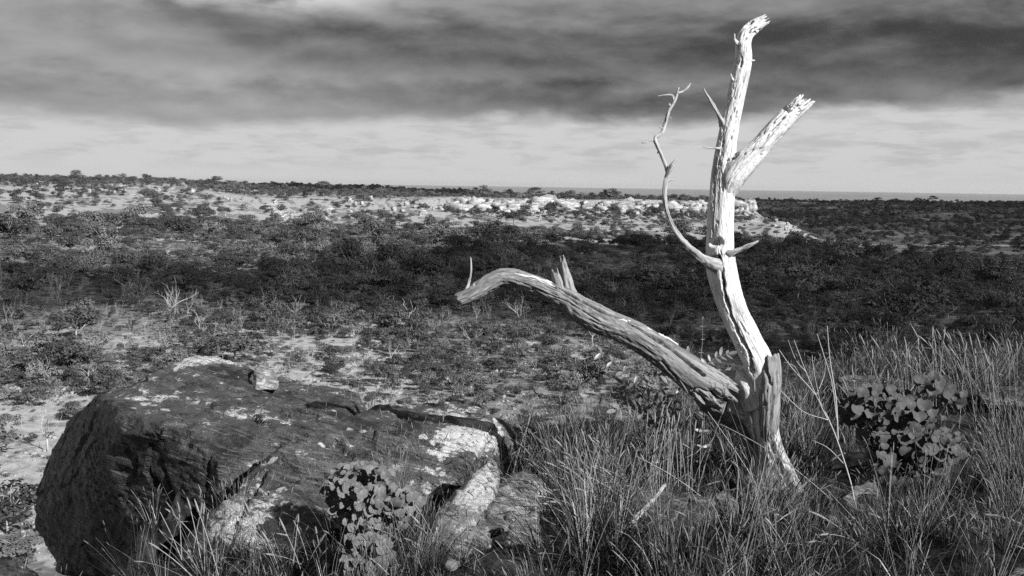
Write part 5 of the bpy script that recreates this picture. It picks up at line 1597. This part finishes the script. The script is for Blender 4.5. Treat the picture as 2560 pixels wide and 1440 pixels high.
for k, (px, py, hp, lab) in enumerate(((880, 745, 48, 'white bare dead tree with spread branches at the edge of the shadow band'), (425, 800, 62, 'white leaning dead tree in the sunlit valley left of centre'), (322, 745, 44, 'pale bare upright tree below the shadow band on the left'),
                                       (690, 765, 42, 'pale flat-branched dead tree in mid-valley'), (150, 730, 34, 'small bare tree at the shadow edge far left'), (1300, 812, 52, 'white forked dead tree under the bend of the limb'), (1570, 765, 40, 'small white dead tree right of the splintered stub'),
                                       (1170, 680, 36, 'bare pale tree near the tip of the fallen limb'), (60, 880, 44, 'pale bare tree at the left edge of the sunlit valley'), (230, 985, 60, 'white bare sapling just left of the boulder top'), (120, 1130, 80, 'broken white stump on the pale slope left of the boulder'),
                                       (740, 800, 44, 'bare pale forked tree beyond the perched stone'), (1180, 870, 46, 'thin bare tree on the slope left of the limb'), (1050, 760, 36, 'grey bare tree left of the limb tip'), (960, 770, 38, 'pale bare tree in the middle of the valley'),
                                       (500, 830, 40, 'pale bare tree above the left of the boulder hump'), (1480, 860, 44, 'pale bare tree just below the limb'), (1910, 600, 22, 'tiny pale bare tree at the foot of the far spur'), (2370, 800, 34, 'small bare tree in the shaded valley on the right'))):
    p = vpos(px, py); D = np.linalg.norm(p); h = hp * D / F
    root = tag(empty('bare_tree', p), lab, 'dead tree')
    root.rotation_euler = (0, 0, rng.uniform(0, 6.28))
    link('trunk', BARE[k % 6], root, None, None, (h * 1.1, h * 1.1, h * 1.05))

# many thin pale saplings stand between the bushes
c_sap = proto_coll('sapling', BARE[:4])
n = 700
az = rng.uniform(-0.55, 0.35, n); D = np.sqrt(rng.uniform(45.0 ** 2, 210.0 ** 2, n))
x, y = D * np.sin(az), D * np.cos(az)
k = lip_sd(x, y) > 6
x, y, D = x[k], y[k], D[k]; n = len(x)
s_ = np.interp(D, [45, 100, 210], [0.8, 1.3, 2.2]) * rng.lognormal(0, .3, n)
scatter('saplings', c_sap, np.stack([x, y, H(x, y)], 1), np.stack([rng.normal(0, .1, n), rng.normal(0, .1, n), rng.uniform(0, 6.28, n)], 1), np.stack([s_ * .4, s_ * .4, s_], 1), rng.integers(0, 4, n), 'thin pale leafless saplings scattered through the valley bush')

# dry tufts and low scrub on the valley slope
c_scrub = proto_coll('scrub', [crown_mesh(400 + k, 5, 120, 0.06, 'crown_pale', 0.3) for k in range(4)] + [crown_mesh(420 + k, 5, 120, 0.06, 'crown', 0.3) for k in range(3)])
n = 22000
az = rng.uniform(-0.55, 0.52, n); D = np.sqrt(rng.uniform(14.0 ** 2, 260.0 ** 2, n))
x, y = D * np.sin(az), D * np.cos(az)
pl, _ = pale_field(x, y)
k = (lip_sd(x, y) > 2.5) & (rng.random(n) < 0.95 - 0.4 * pl)
x, y, D = x[k], y[k], D[k]; n = len(x)
s_ = np.interp(D, [14, 42, 120, 300, 480], [0.45, 0.5, 0.8, 1.4, 1.8]) * rng.lognormal(0, .35, n)
scatter('scrub', c_scrub, np.stack([x, y, H(x, y) - 0.05], 1), np.stack([0 * x, 0 * x, rng.uniform(0, 6.28, n)], 1), np.stack([s_, s_, s_ * .8], 1), rng.integers(0, 7, n), 'low dry scrub and grass tufts between the valley bushes')

# scree on the near slope
c_scree = proto_coll('scree_stone', [stone_mesh(40 + s, 'stone') for s in range(6)])
n = 9000
az = rng.uniform(-0.55, 0.15, n); D = np.sqrt(rng.uniform(44.0 ** 2, 125.0 ** 2, n))
x, y = D * np.sin(az), D * np.cos(az)
ncl = fbm(np.stack([x * 0.06, y * 0.06, x * 0], -1), 3, 91) + 0.25 * np.exp(-((x + 11) / 12) ** 2 - ((y - 92) / 14) ** 2) * 3
k = (lip_sd(x, y) > 6) & (ncl > 0.17)
x, y, D = x[k], y[k], D[k]; n = len(x)
s_ = rng.gamma(1.3, 0.05, n) + 0.03
scatter('scree', c_scree, np.stack([x, y, H(x, y) + s_ * .1], 1), np.stack([rng.normal(0, .3, n), rng.normal(0, .3, n), rng.uniform(0, 6.28, n)], 1), np.repeat(s_[:, None], 3, 1), rng.integers(0, 6, n), 'pale scree stones strewn over the slope behind the boulder')

# ------------------------------------------------------------------ sandstone outcrops on the far scarp
def block_mesh(seed):
    bm = bmesh.new(); bmesh.ops.create_cube(bm, size=1.0)
    bmesh.ops.subdivide_edges(bm, edges=bm.edges, cuts=5, use_grid_fill=True)
    V = np.array([v.co[:] for v in bm.verts]) * 2
    r = np.maximum(np.abs(V).max(1), 1e-6)[:, None]
    S = V / np.linalg.norm(V, axis=1)[:, None]
    V = V * 0.60 + S * 0.48
    V += np.floor(fbm(V * 1.1, 3, seed) * 5)[:, None] / 5 * 0.55 * S + fbm(V * 2.4, 3, seed + 5)[:, None] * 0.26 * S
    lay = np.sin(V[:, 2] * 7 + seed); V[:, :2] *= (1 + 0.07 * np.sign(lay))[:, None]
    F_ = [[v.index for v in f.verts] for f in bm.faces]
    bm.free()
    V[:, 2] += 0.8
    return make_mesh('sandstone_block', V * 0.5, np.array(F_), None, False, (M['scarp'],))


BLK = [block_mesh(s) for s in range(12)]
far_blocks = []
rnd.seed(33)
def blocks(n, xs, yf, wpx, hpx, label, jitter):
    for k in range(n):
        px = rnd.uniform(*xs); py = yf(px) + rnd.gauss(0, jitter)
        far_blocks.append((px, py, rnd.uniform(*wpx), rnd.uniform(*hpx), label))
for (x0, x1, yb, n_, wr, hr) in ((1135, 1290, 530, 16, (28, 62), (22, 40)), (1298, 1432, 528, 13, (28, 62), (16, 36)), (1450, 1550, 526, 6, (18, 40), (12, 22)), (1550, 1665, 532, 11, (28, 58), (16, 36)), (1672, 1775, 532, 10, (26, 56), (16, 34)), (1785, 1880, 528, 6, (20, 40), (16, 28))):
    for k in range(n_):
        px = x0 + (x1 - x0) * (k + rnd.uniform(0.1, 0.9)) / n_
        far_blocks.append((px, yb + rnd.uniform(-5, 3), rnd.uniform(*wr), rnd.uniform(*hr), 'pale rock in the far cliff band'))
blocks(34, (1140, 1770), lambda x: 533, (5, 20), (4, 15), 'pale rock in the far cliff band', 7)
blocks(34, (670, 820), lambda x: 552, (8, 34), (6, 20), 'bright rock in the outcrop', 13)
blocks(14, (500, 640), lambda x: 515, (4, 16), (4, 11), 'pale rock on the far slope', 12)
blocks(30, (0, 480), lambda x: 476, (4, 22), (3, 11), 'pale rock in the ridge ledge', 8)
blocks(26, (860, 1130), lambda x: 520, (4, 20), (4, 13), 'pale rock on the far slope', 12)
blocks(24, (1850, 2030), lambda x: 520 + (x - 1850) * 0.44, (4, 16), (3, 9), 'pale rock on the bare spur', 7)
for (px, py, wd, hp, lab) in far_blocks:
    p = vpos(px, py); D = np.linalg.norm(p)
    if D > 660: continue
    s = D / F
    o = link('sandstone_block', BLK[rnd.randrange(12)], None, p - np.array([0, 0, 0.25 * hp * s]), (rnd.gauss(0, .08), rnd.gauss(0, .08), rnd.uniform(-.5, .5) + rnd.choice([0, 1.57])), (wd * s, wd * s * .8, hp * s * 1.25))
    rel = ('tall' if hp > wd * 0.8 else ('long flat' if wd > hp * 1.9 else 'blocky')), ('large' if wd > 26 else ('small' if wd < 13 else 'middling'))
    near_ = next(t for v, t in ((120, 'at the left edge'), (260, 'near the left edge'), (390, 'below the two lone ridge trees'), (560, 'above the left of the boulder'), (740, 'left of the flat-topped tree'), (860, 'right of the flat-topped tree'), (1000, 'in mid-picture'), (1130, 'left of the limb tip'),
                                 (1230, 'above the limb tip'), (1330, 'above the limb bend'), (1430, 'above the splintered stub'), (1540, 'right of the stub'), (1650, 'left of the side branch'), (1770, 'between side branch and trunk'), (1900, 'just right of the trunk'), (9999, 'far right')) if px < v)
    tag(o, '%s %s %s %s' % (rel[1], rel[0], lab, near_), 'rock', 'sandstone rocks on the far slopes')
